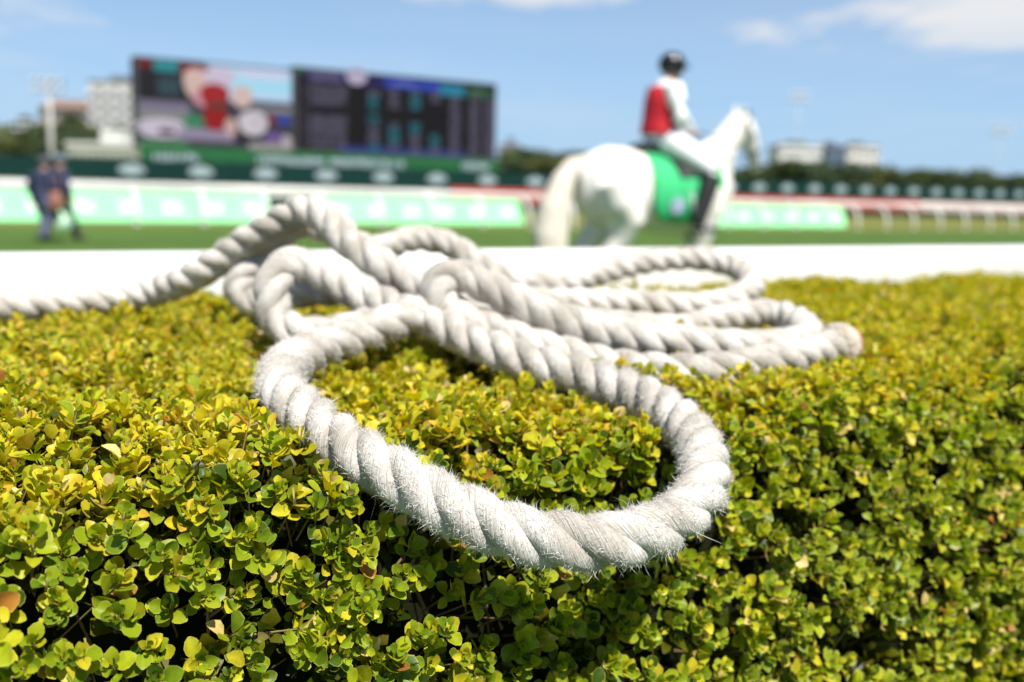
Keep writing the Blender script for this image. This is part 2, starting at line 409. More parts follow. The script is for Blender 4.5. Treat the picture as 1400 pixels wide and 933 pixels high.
# bound and singed end of the rope
e0, eT = Vector(RP[-1]) - Vector(RO), Vector(RT[-1])
mb = MB(); mb.tube([e0 - eT * .012, e0 - eT * .006, e0 + eT * .006, e0 + eT * .013], [.0245, .0275, .0275, .024], 20)
mb.build('end_binding', mat('rope_binding', (.52, .47, .40), .85, (.40, .33, .25), 60, .5, 200), rope, True)
mb = MB(); mb.tube([e0 + eT * .010, e0 + eT * .020, e0 + eT * .027, e0 + eT * .030], [.0235, .0225, .016, .006], 16)
mb.build('singed_tip', mat('rope_singed', (.52, .23, .10), .8, (.34, .13, .06), 90, .5, 200), rope, True)
kd = KDTree(ns // 4 + 1)
for q, i in enumerate(range(0, ns, 4)): kd.insert(RP[i], q)
kd.balance()

# ------------------------------------------------------------------ hedge
HT0, HT1, HTOP, HRAD = .648, 1.665, 1.003, .06
def leaf_material():
    m = bpy.data.materials.new('box_leaf'); m.use_nodes = True
    nt = m.node_tree; N, L = nt.nodes, nt.links; b = N['Principled BSDF']
    at = N.new('ShaderNodeAttribute'); at.attribute_name = 'tint'
    co = N.new('ShaderNodeTexCoord')
    n = N.new('ShaderNodeTexNoise'); n.inputs['Scale'].default_value = 160; n.inputs['Detail'].default_value = 4
    L.new(co.outputs['Object'], n.inputs['Vector'])
    mr = N.new('ShaderNodeMapRange'); mr.inputs[1].default_value = .3; mr.inputs[2].default_value = .7; mr.inputs[3].default_value = .78; mr.inputs[4].default_value = 1.18
    L.new(n.outputs[0], mr.inputs[0])
    mu = N.new('ShaderNodeMixRGB'); mu.blend_type = 'MULTIPLY'; mu.inputs[0].default_value = 1
    L.new(at.outputs['Color'], mu.inputs[1]); L.new(mr.outputs[0], mu.inputs[2])
    rim = N.new('ShaderNodeMapRange'); rim.inputs[1].default_value = .72; rim.inputs[2].default_value = 1.0; rim.inputs[4].default_value = .6
    L.new(at.outputs['Alpha'], rim.inputs[0])
    mr2 = N.new('ShaderNodeMixRGB'); mr2.inputs[2].default_value = (.60, .50, .14, 1)
    L.new(rim.outputs[0], mr2.inputs[0]); L.new(mu.outputs[0], mr2.inputs[1])
    L.new(mr2.outputs[0], b.inputs['Base Color'])
    b.inputs['Roughness'].default_value = .40; b.inputs['Specular IOR Level'].default_value = .22
    tr = N.new('ShaderNodeBsdfTranslucent'); hs = N.new('ShaderNodeHueSaturation'); hs.inputs['Saturation'].default_value = 1.1; hs.inputs['Value'].default_value = 1.6
    L.new(mu.outputs[0], hs.inputs['Color']); L.new(hs.outputs[0], tr.inputs[0])
    mx = N.new('ShaderNodeMixShader'); mx.inputs[0].default_value = .33
    L.new(b.outputs[0], mx.inputs[1]); L.new(tr.outputs[0], mx.inputs[2]); L.new(mx.outputs[0], N['Material Output'].inputs[0])
    return m
LEAF = leaf_material()

def template(cols, rows, cup, bend, crease):
    vv = np.array(rows); hw = np.interp(vv, [0, .10, .28, .48, .62, .75, .86, .94, 1.0], [.05, .34, .74, .97, 1.0, .92, .72, .47, .14]) * .40
    V, E = [], []
    for i, (y, h) in enumerate(zip(vv, hw)):
        for c in cols:
            x = c * h
            z = cup * (x / .37) ** 2 * .37 + bend * y * y + crease * abs(c) * h
            V.append((x, y, z)); E.append(1.0 if len(cols) > 2 and (abs(c) > .99 or i == len(vv) - 1) else 0.0)
    n = len(cols); Q = []
    for i in range(len(vv) - 1):
        for k in range(n - 1): Q.append((i * n + k, i * n + k + 1, (i + 1) * n + k + 1, (i + 1) * n + k))
    return np.array(V), np.array(Q), np.array(E)
HI_C, HI_R = (-1, -.42, .42, 1), (0, .14, .36, .64, .88, 1.0)
SHAPES = [(.30, .10, .10), (.55, -.12, .05), (.15, .22, .16), (.42, -.25, .10)]
T_HI = [template(HI_C, HI_R, *s) for s in SHAPES]
T_MID = [template((-1, 0, 1), (0, .36, .78, 1.0), *s) for s in SHAPES]
T_LOW = [template((-1, 1), (0, .55, 1.0), *s) for s in SHAPES]

def hedge_profile(l):
    """length along the cross-section -> t, z, outward normal (t, z)"""
    a = HTOP - HRAD - .06; c = HRAD * PI / 2; w = HT1 - HT0 - 2 * HRAD
    t = np.zeros_like(l); z = np.zeros_like(l); nt = np.zeros_like(l); nz = np.zeros_like(l)
    m = l < a; z[m] = .06 + l[m]; t[m] = HT0 - .32 * np.minimum(.13, HTOP - HRAD - z[m]) - .08 * np.clip(HTOP - HRAD - z[m] - .13, 0, .3); nt[m] = -1
    m = (l >= a) & (l < a + c); th = (l[m] - a) / HRAD
    t[m] = HT0 + HRAD - HRAD * np.cos(th); z[m] = HTOP - HRAD + HRAD * np.sin(th); nt[m] = -np.cos(th); nz[m] = np.sin(th)
    m = (l >= a + c) & (l < a + c + w); t[m] = HT0 + HRAD + l[m] - a - c; z[m] = HTOP; nz[m] = 1
    m = (l >= a + c + w) & (l < a + 2 * c + w); th = (l[m] - a - c - w) / HRAD
    t[m] = HT1 - HRAD + HRAD * np.sin(th); z[m] = HTOP - HRAD + HRAD * np.cos(th); nt[m] = np.sin(th); nz[m] = np.cos(th)
    m = l >= a + 2 * c + w; t[m] = HT1; z[m] = HTOP - HRAD - (l[m] - a - 2 * c - w); nt[m] = 1
    return t, z, nt, nz
L_ALL = (HTOP - HRAD - .06) * 2 + HRAD * PI + HT1 - HT0 - 2 * HRAD

def to_world(s, t, z): return np.stack([s * UX - t * UY, s * UY + t * UX, z], -1)
RTn, UPn, FWn = np.array(rt), np.array(upv), np.array(fw)
def project(P):
    q = P - cam_p; d = q @ FWn
    return 1361 * (q @ RTn) / np.maximum(d, .01), 1361 * (q @ UPn) / np.maximum(d, .01), d
def lumps(s, t):
    return .008 * np.sin(s * 9.1 + 1.3 * np.sin(t * 7)) + .006 * np.sin(s * 21 + t * 17) + .005 * np.sin(t * 29 - s * 13)

def scatter(s0, s1, dens, sink, seed, scale):
    q = np.random.default_rng(seed); n = int((s1 - s0) * L_ALL * dens)
    s = q.uniform(s0, s1, n); l = q.uniform(0, L_ALL, n)
    t, z, nt, nz = hedge_profile(l)
    nrm = to_world(0 * s + 0, nt, nz)
    nrm = np.stack([-nt * UY, nt * UX, nz], -1)
    thin = (nz < .4) & (q.random(n) < np.where((z < .66) | (nt > .5), .62, .30)); s, t, z, nt, nz, nrm = (a_[~thin] for a_ in (s, t, z, nt, nz, nrm)); n = len(s)
    base = to_world(s, t, z) + nrm * (lumps(s, t + z) - sink + q.normal(0, .005, n))[:, None]
    low = z < .66; shoot = q.random(n) < .06; base[shoot] += nrm[shoot] * q.uniform(.004, .02, shoot.sum())[:, None]
    d = unit(nrm * .75 + np.array([0, 0, .55]) + q.normal(0, .24, (n, 3)))
    return base, d, np.clip(nz, 0, 1), q.uniform(.78, 1.22, n) * scale * np.where(low, 1.5, 1.0)
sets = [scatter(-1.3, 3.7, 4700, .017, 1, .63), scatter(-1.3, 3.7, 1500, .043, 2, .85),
        scatter(3.7, 7.5, 700, .03, 3, 1.9), scatter(-3.0, -1.3, 700, .03, 4, 1.9)]
base = np.concatenate([a[0] for a in sets]); dirs = np.concatenate([a[1] for a in sets]); topn = np.concatenate([a[2] for a in sets]); size = np.concatenate([a[3] for a in sets])
layer = np.concatenate([np.full(len(a[0]), i) for i, a in enumerate(sets)])
keep = np.ones(len(base), bool)
near_rope = np.linalg.norm(base - cam_p, axis=1) < 2.6
for i in np.nonzero(near_rope)[0]:
    for h in (.0, .012, .024, .036):
        co_, _, dd = kd.find(base[i] + dirs[i] * h * size[i])
        if dd < .030: keep[i] = False; break
base, dirs, topn, size, layer = base[keep], dirs[keep], topn[keep], size[keep], layer[keep]
# beyond the frame a thinner, coarser growth is enough
px_, py_, dep = project(base + dirs * .015)
off_ = ~((np.abs(px_) < 820) & (np.abs(py_) < 600) & (dep > .1)) & (layer < 2)
drop = off_ & (rng.random(len(base)) < .84)
size = np.where(off_, size * 2.0, size)
base, dirs, topn, size, layer = base[~drop], dirs[~drop], topn[~drop], size[~drop], layer[~drop]
NS = len(base)
px_, py_, dep = project(base + dirs * .015)
infr = (np.abs(px_) < 760) & (np.abs(py_) < 520) & (dep > .1)
cd = np.linalg.norm(base - cam_p, axis=1)
lod = np.where(infr & (cd < .98) & (layer == 0), 0, np.where(infr & (cd < 1.6) & (layer == 0), 1, 2))

# leaves of every sprig: opposite pairs, each turned a quarter from the one below
K = 5
aux = unit(np.cross(dirs, rng.normal(0, 1, (NS, 3)))); aux2 = np.cross(dirs, aux)
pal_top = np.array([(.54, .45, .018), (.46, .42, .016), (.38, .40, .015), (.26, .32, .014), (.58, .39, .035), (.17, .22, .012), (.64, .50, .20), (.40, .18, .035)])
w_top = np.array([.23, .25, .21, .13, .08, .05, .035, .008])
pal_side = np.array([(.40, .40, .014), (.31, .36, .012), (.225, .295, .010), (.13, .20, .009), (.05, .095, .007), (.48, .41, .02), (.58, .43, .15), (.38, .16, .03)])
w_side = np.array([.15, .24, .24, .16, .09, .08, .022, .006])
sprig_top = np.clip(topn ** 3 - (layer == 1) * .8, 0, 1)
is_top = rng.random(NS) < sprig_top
L_org, L_x, L_y, L_z, L_len, L_wid, L_spr, L_tint, L_shp = [], [], [], [], [], [], [], [], []
for k in range(K):
    f = k / (K - 1)
    for side in (0, 1):
        az = k * PI / 2 + side * PI + rng.normal(0, .25, NS)
        e = aux * np.cos(az)[:, None] + aux2 * np.sin(az)[:, None]
        th = np.radians(np.interp(f, [0, 1], [74, 20]) + rng.normal(0, 11, NS))
        y = unit(dirs * np.cos(th)[:, None] + e * np.sin(th)[:, None]); z = unit(dirs * np.sin(th)[:, None] - e * np.cos(th)[:, None])
        roll_ = rng.normal(0, .28, NS); x = np.cross(y, z)
        x2 = x * np.cos(roll_)[:, None] + z * np.sin(roll_)[:, None]; z2 = np.cross(x2, y)
        ln = np.interp(f, [0, .5, 1], [.0215, .0205, .0115]) * size * rng.uniform(.72, 1.18, NS)
        L_org.append(base + dirs * (.0070 * k * size)[:, None] + e * .0012); L_x.append(x2); L_y.append(y); L_z.append(z2)
        L_len.append(ln); L_wid.append(ln * rng.uniform(.88, 1.14, NS)); L_spr.append(np.arange(NS))
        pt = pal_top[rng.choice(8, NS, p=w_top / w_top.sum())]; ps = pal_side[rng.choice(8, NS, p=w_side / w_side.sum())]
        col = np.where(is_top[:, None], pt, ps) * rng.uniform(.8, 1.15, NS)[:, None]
        L_tint.append(col * np.where(layer == 1, .22, 1.0)[:, None]); L_shp.append(rng.integers(0, 4, NS))  # old inner leaves, tinted darker still to deepen the shade in the gaps
cat = lambda a: np.concatenate(a)
L_org, L_x, L_y, L_z, L_len, L_wid, L_spr, L_tint, L_shp = map(cat, (L_org, L_x, L_y, L_z, L_len, L_wid, L_spr, L_tint, L_shp))
L_lod = lod[L_spr]

hedge = empty('box_hedge', tuple(W(.9, (HT0 + HT1) / 2, 0)))
tag(hedge, 'clipped box hedge with yellow-green oval leaves beneath the white rope', 'hedge')
HO = np.array(hedge.location)
# the sprigs that show largest become parts of their own, leaf by leaf
tipd = np.linalg.norm(base + dirs * .03 - cam_p, axis=1)
front = np.nonzero((layer == 0) & (np.abs(px_) < 690) & (np.abs(py_) < 455) & (dep > .3))[0]
front = front[np.argsort(tipd[front])][:30]
front_set = np.zeros(NS, bool); front_set[front] = True

mesh_leaf = ~front_set[L_spr]
def grow(sel, temps):
    Vs, Qs, Ts = [], [], []; off = 0
    for si, (tv, tq, te) in enumerate(temps):
        m = np.nonzero(sel & (L_shp == si))[0]
        if len(m) == 0: continue
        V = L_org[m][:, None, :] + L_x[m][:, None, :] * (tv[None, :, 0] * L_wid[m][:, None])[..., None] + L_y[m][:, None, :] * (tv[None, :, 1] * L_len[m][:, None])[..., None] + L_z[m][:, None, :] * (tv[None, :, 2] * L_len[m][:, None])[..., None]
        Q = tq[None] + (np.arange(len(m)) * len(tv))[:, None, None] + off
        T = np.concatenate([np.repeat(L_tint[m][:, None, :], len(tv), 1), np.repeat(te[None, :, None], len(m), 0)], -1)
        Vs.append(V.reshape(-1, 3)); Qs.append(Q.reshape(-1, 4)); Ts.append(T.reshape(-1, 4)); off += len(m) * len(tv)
    return Vs, Qs, Ts
AV, AQ, AT = [], [], []; off = 0
for lv, temps in ((0, T_HI), (1, T_MID), (2, T_LOW)):
    Vs, Qs, Ts = grow(mesh_leaf & (L_lod == lv), temps)
    V = np.concatenate(Vs); Q = np.concatenate(Qs) + off; off += len(V)
    AV.append(V); AQ.append(Q); AT.append(np.concatenate(Ts))
AV = np.concatenate(AV) - HO
me = quad_mesh('foliage', AV, np.concatenate(AQ))
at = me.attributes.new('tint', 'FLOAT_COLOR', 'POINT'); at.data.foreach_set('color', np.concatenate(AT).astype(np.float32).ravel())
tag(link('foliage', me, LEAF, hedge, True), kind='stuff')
print('foliage quads', len(me.polygons))

# leaf parts
TWIG = mat('box_twig', (.20, .13, .055), .8, (.30, .22, .12), 120, .3, 400)
SHOOT = mat('box_green_shoot', (.22, .20, .05), .7, (.26, .15, .06), 150)
variants = []
for si, (tv, tq, te) in enumerate(T_HI):
    for c in range(5):
        m2 = quad_mesh('leaf', tv, tq)
        a2 = m2.attributes.new('tint', 'FLOAT_COLOR', 'POINT')
        tint = pal_side[c if c < 4 else 5]
        a2.data.foreach_set('color', np.concatenate([np.repeat(tint[None], len(tv), 0), te[:, None]], 1).astype(np.float32).ravel())
        m2.materials.append(LEAF); m2.shade_smooth(); variants.append((si, c, tint, m2))
for sp in front:
    b0 = base[sp] - HO; dv = dirs[sp] * size[sp]
    mb = MB(); mb.tube([Vector(-dv * .03), Vector((0, 0, 0)), Vector(dv * .026)], [.0012, .0010, .0005], 5)
    st_ = mb.build('sprig', SHOOT, hedge, True); st_.location = b0
    for q in np.nonzero(L_spr == sp)[0]:
        cand = [v_ for v_ in variants if v_[0] == L_shp[q]]
        v_ = min(cand, key=lambda a: np.abs(a[2] - L_tint[q]).sum())
        lo = bpy.data.objects.new('leaf', v_[3]); COL.objects.link(lo); lo.parent = st_
        M3 = np.stack([L_x[q] * L_wid[q], L_y[q] * L_len[q], L_z[q] * L_len[q]], 1)
        M4 = np.eye(4); M4[:3, :3] = M3; M4[:3, 3] = L_org[q] - base[sp]
        lo.matrix_local = Matrix(M4.tolist())

# stems and woody twigs
ss = np.nonzero((lod < 2) & ~front_set & (layer == 0))[0]
def sticks(A, B, ra, rb):
    n = len(A); ax = unit(B - A); s1 = unit(np.cross(ax, rng.normal(0, 1, (n, 3)))); s2 = np.cross(ax, s1)
    V = []
    for P, r in ((A, ra), (B, rb)):
        for k in range(3):
            w = 2 * PI * k / 3; V.append(P + (s1 * math.cos(w) + s2 * math.sin(w)) * r[:, None])
    V = np.stack(V, 1).reshape(-1, 3); o = (np.arange(n) * 6)[:, None, None]
    Q = np.array([[0, 1, 4, 3], [1, 2, 5, 4], [2, 0, 3, 5]])[None] + o
    return V, Q.reshape(-1, 4)
V1, Q1 = sticks(base[ss] - dirs[ss] * .045, base[ss] + dirs[ss] * (.025 * size[ss])[:, None], np.full(len(ss), .0010), np.full(len(ss), .0005))
tag(link('shoots', quad_mesh('shoots', V1 - HO, Q1), SHOOT, hedge, True), kind='stuff')
nb = 2600
s = rng.uniform(-1.2, 3.4, nb); l = rng.uniform(.45, L_ALL - .6, nb); t, z, nt, nz = hedge_profile(l)
nrm = np.stack([-nt * UY, nt * UX, nz], -1); P0 = to_world(s, t, z) - nrm * rng.uniform(.02, .05, nb)[:, None]
P1 = P0 - nrm * .09 + rng.normal(0, .035, (nb, 3)) - np.array([0, 0, .02])
V1, Q1 = sticks(P1, P0 + nrm * rng.uniform(0, .03, nb)[:, None], rng.uniform(.0014, .0028, nb), np.full(nb, .0007))
tag(link('branches', quad_mesh('branches', V1 - HO, Q1), TWIG, hedge, True), kind='stuff')
CORE = mat('hedge_interior', (.010, .014, .005), 1.0, (.020, .018, .009), 60, 0, spec=.0)  # solid block for the inner leaf mass, coloured near-black as its shade
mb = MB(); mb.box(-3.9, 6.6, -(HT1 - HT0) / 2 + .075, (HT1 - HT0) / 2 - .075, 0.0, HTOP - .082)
core = mb.build('inner_shade_core', CORE, hedge); core.rotation_euler = (0, 0, TRACK_ROT)
# ------------------------------------------------------------------ rails
WHITE = mat('white_rail_plastic', (.74, .74, .72), .35, (.66, .65, .61), 6, 0, spec=.5)
STEEL = mat('galvanised_steel', (.45, .46, .47), .45, (.36, .37, .38), 20, metal=.7)
nr_ = empty('running_rail', W(0, 1.735), TRACK_ROT)
tag(nr_, 'smooth white plastic running rail just behind the box hedge', 'rail')
sec = [(.058 * math.copysign(abs(math.cos(a)) ** .62, math.cos(a)), .064 * math.copysign(abs(math.sin(a)) ** .62, math.sin(a))) for a in [2 * PI * k / 28 for k in range(28)]]
def beam(x0, x1, zc):
    v = [(x, y, zc + z) for x in (x0, x1) for y, z in sec]; n = len(sec)
    f = [(k, (k + 1) % n, n + (k + 1) % n, n + k) for k in range(n)] + [tuple(range(n))[::-1], tuple(range(n, 2 * n))]
    me = bpy.data.meshes.new('beam'); me.from_pydata(v, [], f); me.update(); return me
bm_ = beam(0.003, 5.997, 1.019)
for i in range(8):
    o = link('beam', bm_, WHITE if i == 0 else None, nr_, False); o.location.x = -13.4 + 6 * i
    for p_ in bm_.polygons: p_.use_smooth = len(p_.vertices) == 4
mb = MB(); mb.tube([(0, 0, 0), (0, 0, .5), (0, 0, .965)], .03, 14); mb.tube([(0, 0, .002), (0, 0, .012)], .07, 14); mb.tube([(0, 0, .955), (0, 0, .968)], .045, 14)
pm = mb.mesh('post')
for i in range(22):
    o = link('post', pm, WHITE if i == 0 else None, nr_); o.location.x = -13 + 2 * i

fr = empty('far_running_rail', W(0, 29.0), TRACK_ROT)
tag(fr, 'white running rail on curved gooseneck posts along the far side of the turf', 'rail')
mb = MB(); mb.tube([(0.0, 0, 1.02), (5.98, 0, 1.02)], .055, 14, ra=.085)
bm2 = mb.mesh('beam'); bm2.materials.append(WHITE)
for i in range(22): o = link('beam', bm2, None, fr, True); o.location.x = -24 + 6 * i
mb = MB(); mb.tube([(0, -.62, 0), (0, -.62, .3), (0, -.58, .55), (0, -.46, .76), (0, -.28, .90), (0, -.02, .97)], [.05, .05, .048, .046, .045, .045], 10, side=(1, 0, 0))
mb.tube([(0, -.62, 0.002), (0, -.62, .02)], .12, 12)
pm2 = mb.mesh('gooseneck_post'); pm2.materials.append(WHITE)
for i in range(52): o = link('gooseneck_post', pm2, None, fr, True); o.location.x = -12.67 + 1.78 * i

# ------------------------------------------------------------------ advertising boards on the turf
MINT = mat('mint_board', (.27, .80, .37), .5, (.31, .85, .42), 3, spec=.3)
PALE = mat('pale_print', (.86, .80, .84), .5)
def glyphs(mb, x, z, n, h, w, q, y=-.012, mi=0, slant=0.):
    """illegible strokes of a printed mark"""
    for k in range(n):
        x0 = x + k * w
        mb.box(x0, x0 + w * .3, y, y + .006, z, z + h * q.uniform(.7, 1), mi)
        if q.random() < .75: mb.box(x0 + w * .3, x0 + w * .78, y, y + .006, z + h * .42, z + h * .58, mi)
        if q.random() < .6: mb.box(x0 + w * .3, x0 + w * .78, y, y + .006, z, z + h * .16, mi)
        if q.random() < .6: mb.box(x0 + w * .5, x0 + w * .78, y, y + .006, z + h * .58, z + h * .85, mi)
qq = random.Random(3)
for s0, s1, lab in ((-9.5, 9.4, 'long mint-green advertising board in front of the far rail beside the two walkers'),
                    (11.0, 18.35, 'mint-green advertising board with pale marks in front of the far rail below the data screen'),
                    (21.5, 34.8, 'mint-green advertising board in front of the far rail ahead of the white horse')):
    ab = empty('advertising_board', W(s0, 30.0), TRACK_ROT); tag(ab, lab, 'board', 'mint boards along the far rail')
    n = max(3, round((s1 - s0) / 2.45)); w = (s1 - s0) / n
    tilt = Matrix.Rotation(R(-11), 4, 'X')
    me_p = None
    for i in range(n):
        mb = MB(); e0 = .06 if i == 0 else .004; e1 = .06 if i == n - 1 else .004
        a, b = i * w, (i + 1) * w
        P = [(a + .004, 0, .02), (b - .004, 0, .02), (b - e1 - (.10 if i == n - 1 else 0), .17, .87), (a + e0, .17, .87)]
        F = [Vector(p) for p in P]; Bk = [p + Vector((0, .03, 0)) for p in F]
        for q4 in ((F[0], F[1], F[2], F[3]), (Bk[1], Bk[0], Bk[3], Bk[2]), (F[1], Bk[1], Bk[2], F[2]), (Bk[0], F[0], F[3], Bk[3]), (F[3], F[2], Bk[2], Bk[3]), (Bk[0], Bk[1], F[1], F[0])): mb.face(q4)
        pn = mb.build('panel', MINT, ab)
        for c in (a + w * .25, a + w * .75):
            mb = MB(); glyphs(mb, c - .26, .02, 4, .30, .13, qq, -.012); mb.box(c - .28, c + .26, -.012, -.006, -.03, .019)
            lt = mb.build('printed_mark', PALE, ab); lt.matrix_local = Matrix.Translation((0, .062, .33)) @ tilt
    mb = MB()
    for i in range(n + 1): mb.box(min(i * w, n * w - .1) + .02, min(i * w, n * w - .1) + .06, .21, .50, .0, .03); mb.box(min(i * w, n * w - .1) + .02, min(i * w, n * w - .1) + .06, .47, .50, .03, .5)
    mb.build('stays', STEEL, ab)

# ------------------------------------------------------------------ hoardings and dark green fence beyond the track
for s0, s1, col, var, z1, lab in ((-40, 24.1, (.52, .53, .50), (.46, .46, .43), 1.12, 'low pale grey hoarding at the foot of the dark green fence'),
                                  (24.15, 62.0, (.40, .035, .025), (.47, .06, .045), 1.27, 'low red hoarding at the foot of the dark green fence'),
                                  (62.05, 140, (.62, .40, .37), (.66, .50, .47), 1.2, 'low pinkish white hoarding at the foot of the dark green fence')):
    hd = empty('hoarding', W(s0, 47), TRACK_ROT); tag(hd, lab, 'hoarding', 'low hoardings beyond the track')
    m_ = mat('hoarding_paint', col, .6, var, .8)
    n = round((s1 - s0) / 4.0); w = (s1 - s0) / n
    mb = MB(); mb.box(.01, w - .01, 0, .06, .55, z1); pmesh = mb.mesh('panel'); pmesh.materials.append(m_)
    mb = MB(); mb.box(-.04, .04, .065, .14, 0, z1 - .05); fmesh = mb.mesh('post'); fmesh.materials.append(STEEL)
    for i in range(n):
        o = link('panel', pmesh, None, hd); o.location.x = i * w
        o = link('post', fmesh, None, hd); o.location.x = i * w + w / 2

FENCE = mat('dark_green_fence', (.0035, .024, .020), .8, (.005, .030, .025), .5, spec=.12)
EMBL = mat('fence_emblem_print', (.25, .32, .335), .6)
fn = empty('boundary_fence', W(0, 50), TRACK_ROT); tag(fn, 'long dark green boundary fence printed with pale winged emblems', 'fence')
xs = [8.87 + 3.2 * k for k in range(-12, 9)]
while xs[-1] < 130: xs.append(xs[-1] + (3.0 if xs[-1] < 44 else 2.66))
em = MB()
def fan(sign):
    P = [(0, -.02, -.30)]
    for k in range(9):
        a = R(100 - sign * 0 - k * 12)
        P.append((sign * (.72 * math.sin(R(k * 11.5))) , -.02, .30 * math.cos(R(k * 13)) + .02 + (.05 if k % 2 else -.02)))
    em.face(P if sign > 0 else P[::-1])
fan(1); fan(-1)
em.ball((0, -.03, .33), (.10, .01, .07), 10, 6)
em.v = [(x * .86, y, z * .9) for x, y, z in em.v]; emm = em.mesh('emblem'); emm.materials.append(EMBL)
for i in range(len(xs) - 1):
    w = xs[i + 1] - xs[i]; x0 = xs[i] - w / 2
    z1 = 2.13 + .10 * min(1, max(0, xs[i]) / 32) + .28 * min(1, max(0, xs[i] - 32) / 45)
    mb = MB(); mb.box(x0 + .006, x0 + w - .006, 0, .05, 0, z1); mb.build('panel', FENCE, fn)
    mb = MB(); mb.box(x0 - .05, x0 + .05, .055, .15, 0, z1 - .05); mb.build('post', FENCE, fn)
    if xs[i] > 6: o = link('emblem', emm, None, fn); o.location = (xs[i], 0, z1 - .52)

# ------------------------------------------------------------------ big screens
def display():
    m = bpy.data.materials.new('led_display'); m.use_nodes = True; N, L = m.node_tree.nodes, m.node_tree.links; b = N['Principled BSDF']
    at = N.new('ShaderNodeAttribute'); at.attribute_name = 'pix'
    b.inputs['Base Color'].default_value = (.004, .004, .0045, 1); b.inputs['Roughness'].default_value = .7; b.inputs['Specular IOR Level'].default_value = .05
    L.new(at.outputs['Color'], b.inputs['Emission Color']); b.inputs['Emission Strength'].default_value = .55
    return m
LED = display()
CASE = mat('screen_housing', (.035, .037, .04), .6, (.05, .05, .055), 2)
class Pix:
    def __init__(s, w, h): s.mb = MB(); s.c = []; s.w = w; s.h = h; s.y = 0
    def poly(s, uv, col, step=.004):
        s.y -= step; s.mb.face([(u * s.w, s.y, (1 - v) * s.h) for u, v in uv]); s.c += [(*col, 1)] * len(uv)
    def rect(s, u0, u1, v0, v1, col, step=.004): s.poly([(u0, v1), (u1, v1), (u1, v0), (u0, v0)], col, step)
    def oval(s, u, v, a, b, col, wob=.0):
        s.poly([(u + a * math.cos(-t) * (1 + wob * math.sin(3 * t)), v + b * math.sin(-t) * (1 + wob * math.cos(2 * t)))[:2] for t in [2 * PI * k / 18 for k in range(18)]][::1], col)
    def build(s, name, parent):
        me = s.mb.mesh(name); a = me.attributes.new('pix', 'FLOAT_COLOR', 'POINT'); a.data.foreach_set('color', np.array(s.c, np.float32).ravel())
        return link(name, me, LED, parent)
def housing(root, w, h):
    mb = MB(); mb.box(-.12, w + .12, .02, 1.3, -.10, h + .12); mb.build('housing', CASE, root)
    mb = MB()
    for a, b, c, d in ((-.12, 0, -.10, h + .12), (w, w + .12, -.10, h + .12)): mb.box(a, b, -.08, .0195, c, d)
    mb.box(0, w, -.08, .0195, -.10, -.002); mb.box(0, w, -.08, .0195, h + .002, h + .12); mb.build('bezel', CASE, root)
    for x in (w * .12, w * .5, w * .88):
        mb = MB(); mb.box(x - .2, x + .2, .3, .8, -3.2, -.101); mb.build('support_post', STEEL, root)

vs_ = empty('video_screen', W(11.1, 60, 3.2), TRACK_ROT)
tag(vs_, 'big outdoor video screen showing a figure in red above the green fence', 'screen')
SW, SH = 8.85, 4.72
housing(vs_, SW, SH)
p = Pix(SW, SH)
p.rect(0, 1, 0, 1, (.05, .045, .06))
p.rect(.42, 1, 0, .42, (.50, .68, .88)); p.rect(.52, 1, .14, .30, (.38, .72, .90)); p.rect(.66, .95, .02, .12, (.62, .66, .84))
p.rect(0, .40, 0, .46, (.018, .018, .022)); p.rect(0, .09, 0, .10, (.16, .015, .02)); p.rect(.10, .25, 0, .13, (.03, .26, .30)); p.rect(.26, .45, .02, .12, (.20, .02, .025)); p.rect(.12, .26, .20, .40, (.035, .07, .085))
p.rect(0, .32, .48, .62, (.20, .18, .26)); p.rect(0, .3, .62, .68, (.28, .30, .25)); p.rect(.64, 1, .40, .47, (.05, .05, .08)); p.rect(.72, 1, .47, .54, (.26, .25, .27))
p.oval(.14, .80, .17, .13, (.58, .53, .63), .1); p.rect(.12, .22, .80, .87, (.05, .015, .04)); p.oval(.34, .70, .07, .10, (.05, .22, .11))
p.rect(.24, .60, .78, .92, (.30, .25, .36)); p.oval(.36, .24, .08, .20, (.66, .47, .42), .1); p.oval(.40, .40, .06, .12, (.62, .30, .36)); p.oval(.66, .36, .07, .15, (.66, .50, .46), .1)
p.oval(.51, .16, .10, .14, (.62, .52, .66), .1); p.oval(.48, .38, .095, .17, (.36, .02, .025), .08); p.oval(.48, .64, .075, .17, (.30, .012, .012), .05); p.rect(.44, .55, .45, .52, (.08, .05, .03)); p.oval(.58, .74, .04, .11, (.60, .40, .38))
p.oval(.73, .68, .10, .16, (.62, .57, .62), .05); p.oval(.75, .67, .02, .02, (.25, .22, .22)); p.oval(.86, .63, .03, .05, (.22, .02, .03)); p.oval(.94, .62, .055, .065, (.035, .06, .34)); p.rect(.62, .82, .84, .90, (.015, .012, .02)); p.oval(.87, .84, .075, .06, (.16, .10, .30))
p.rect(.70, 1, .92, 1, (.38, .34, .34)); p.oval(.96, .88, .035, .08, (.45, .40, .42)); p.rect(0, .3, .95, 1, (.10, .26, .13))
p.build('video_picture', vs_)

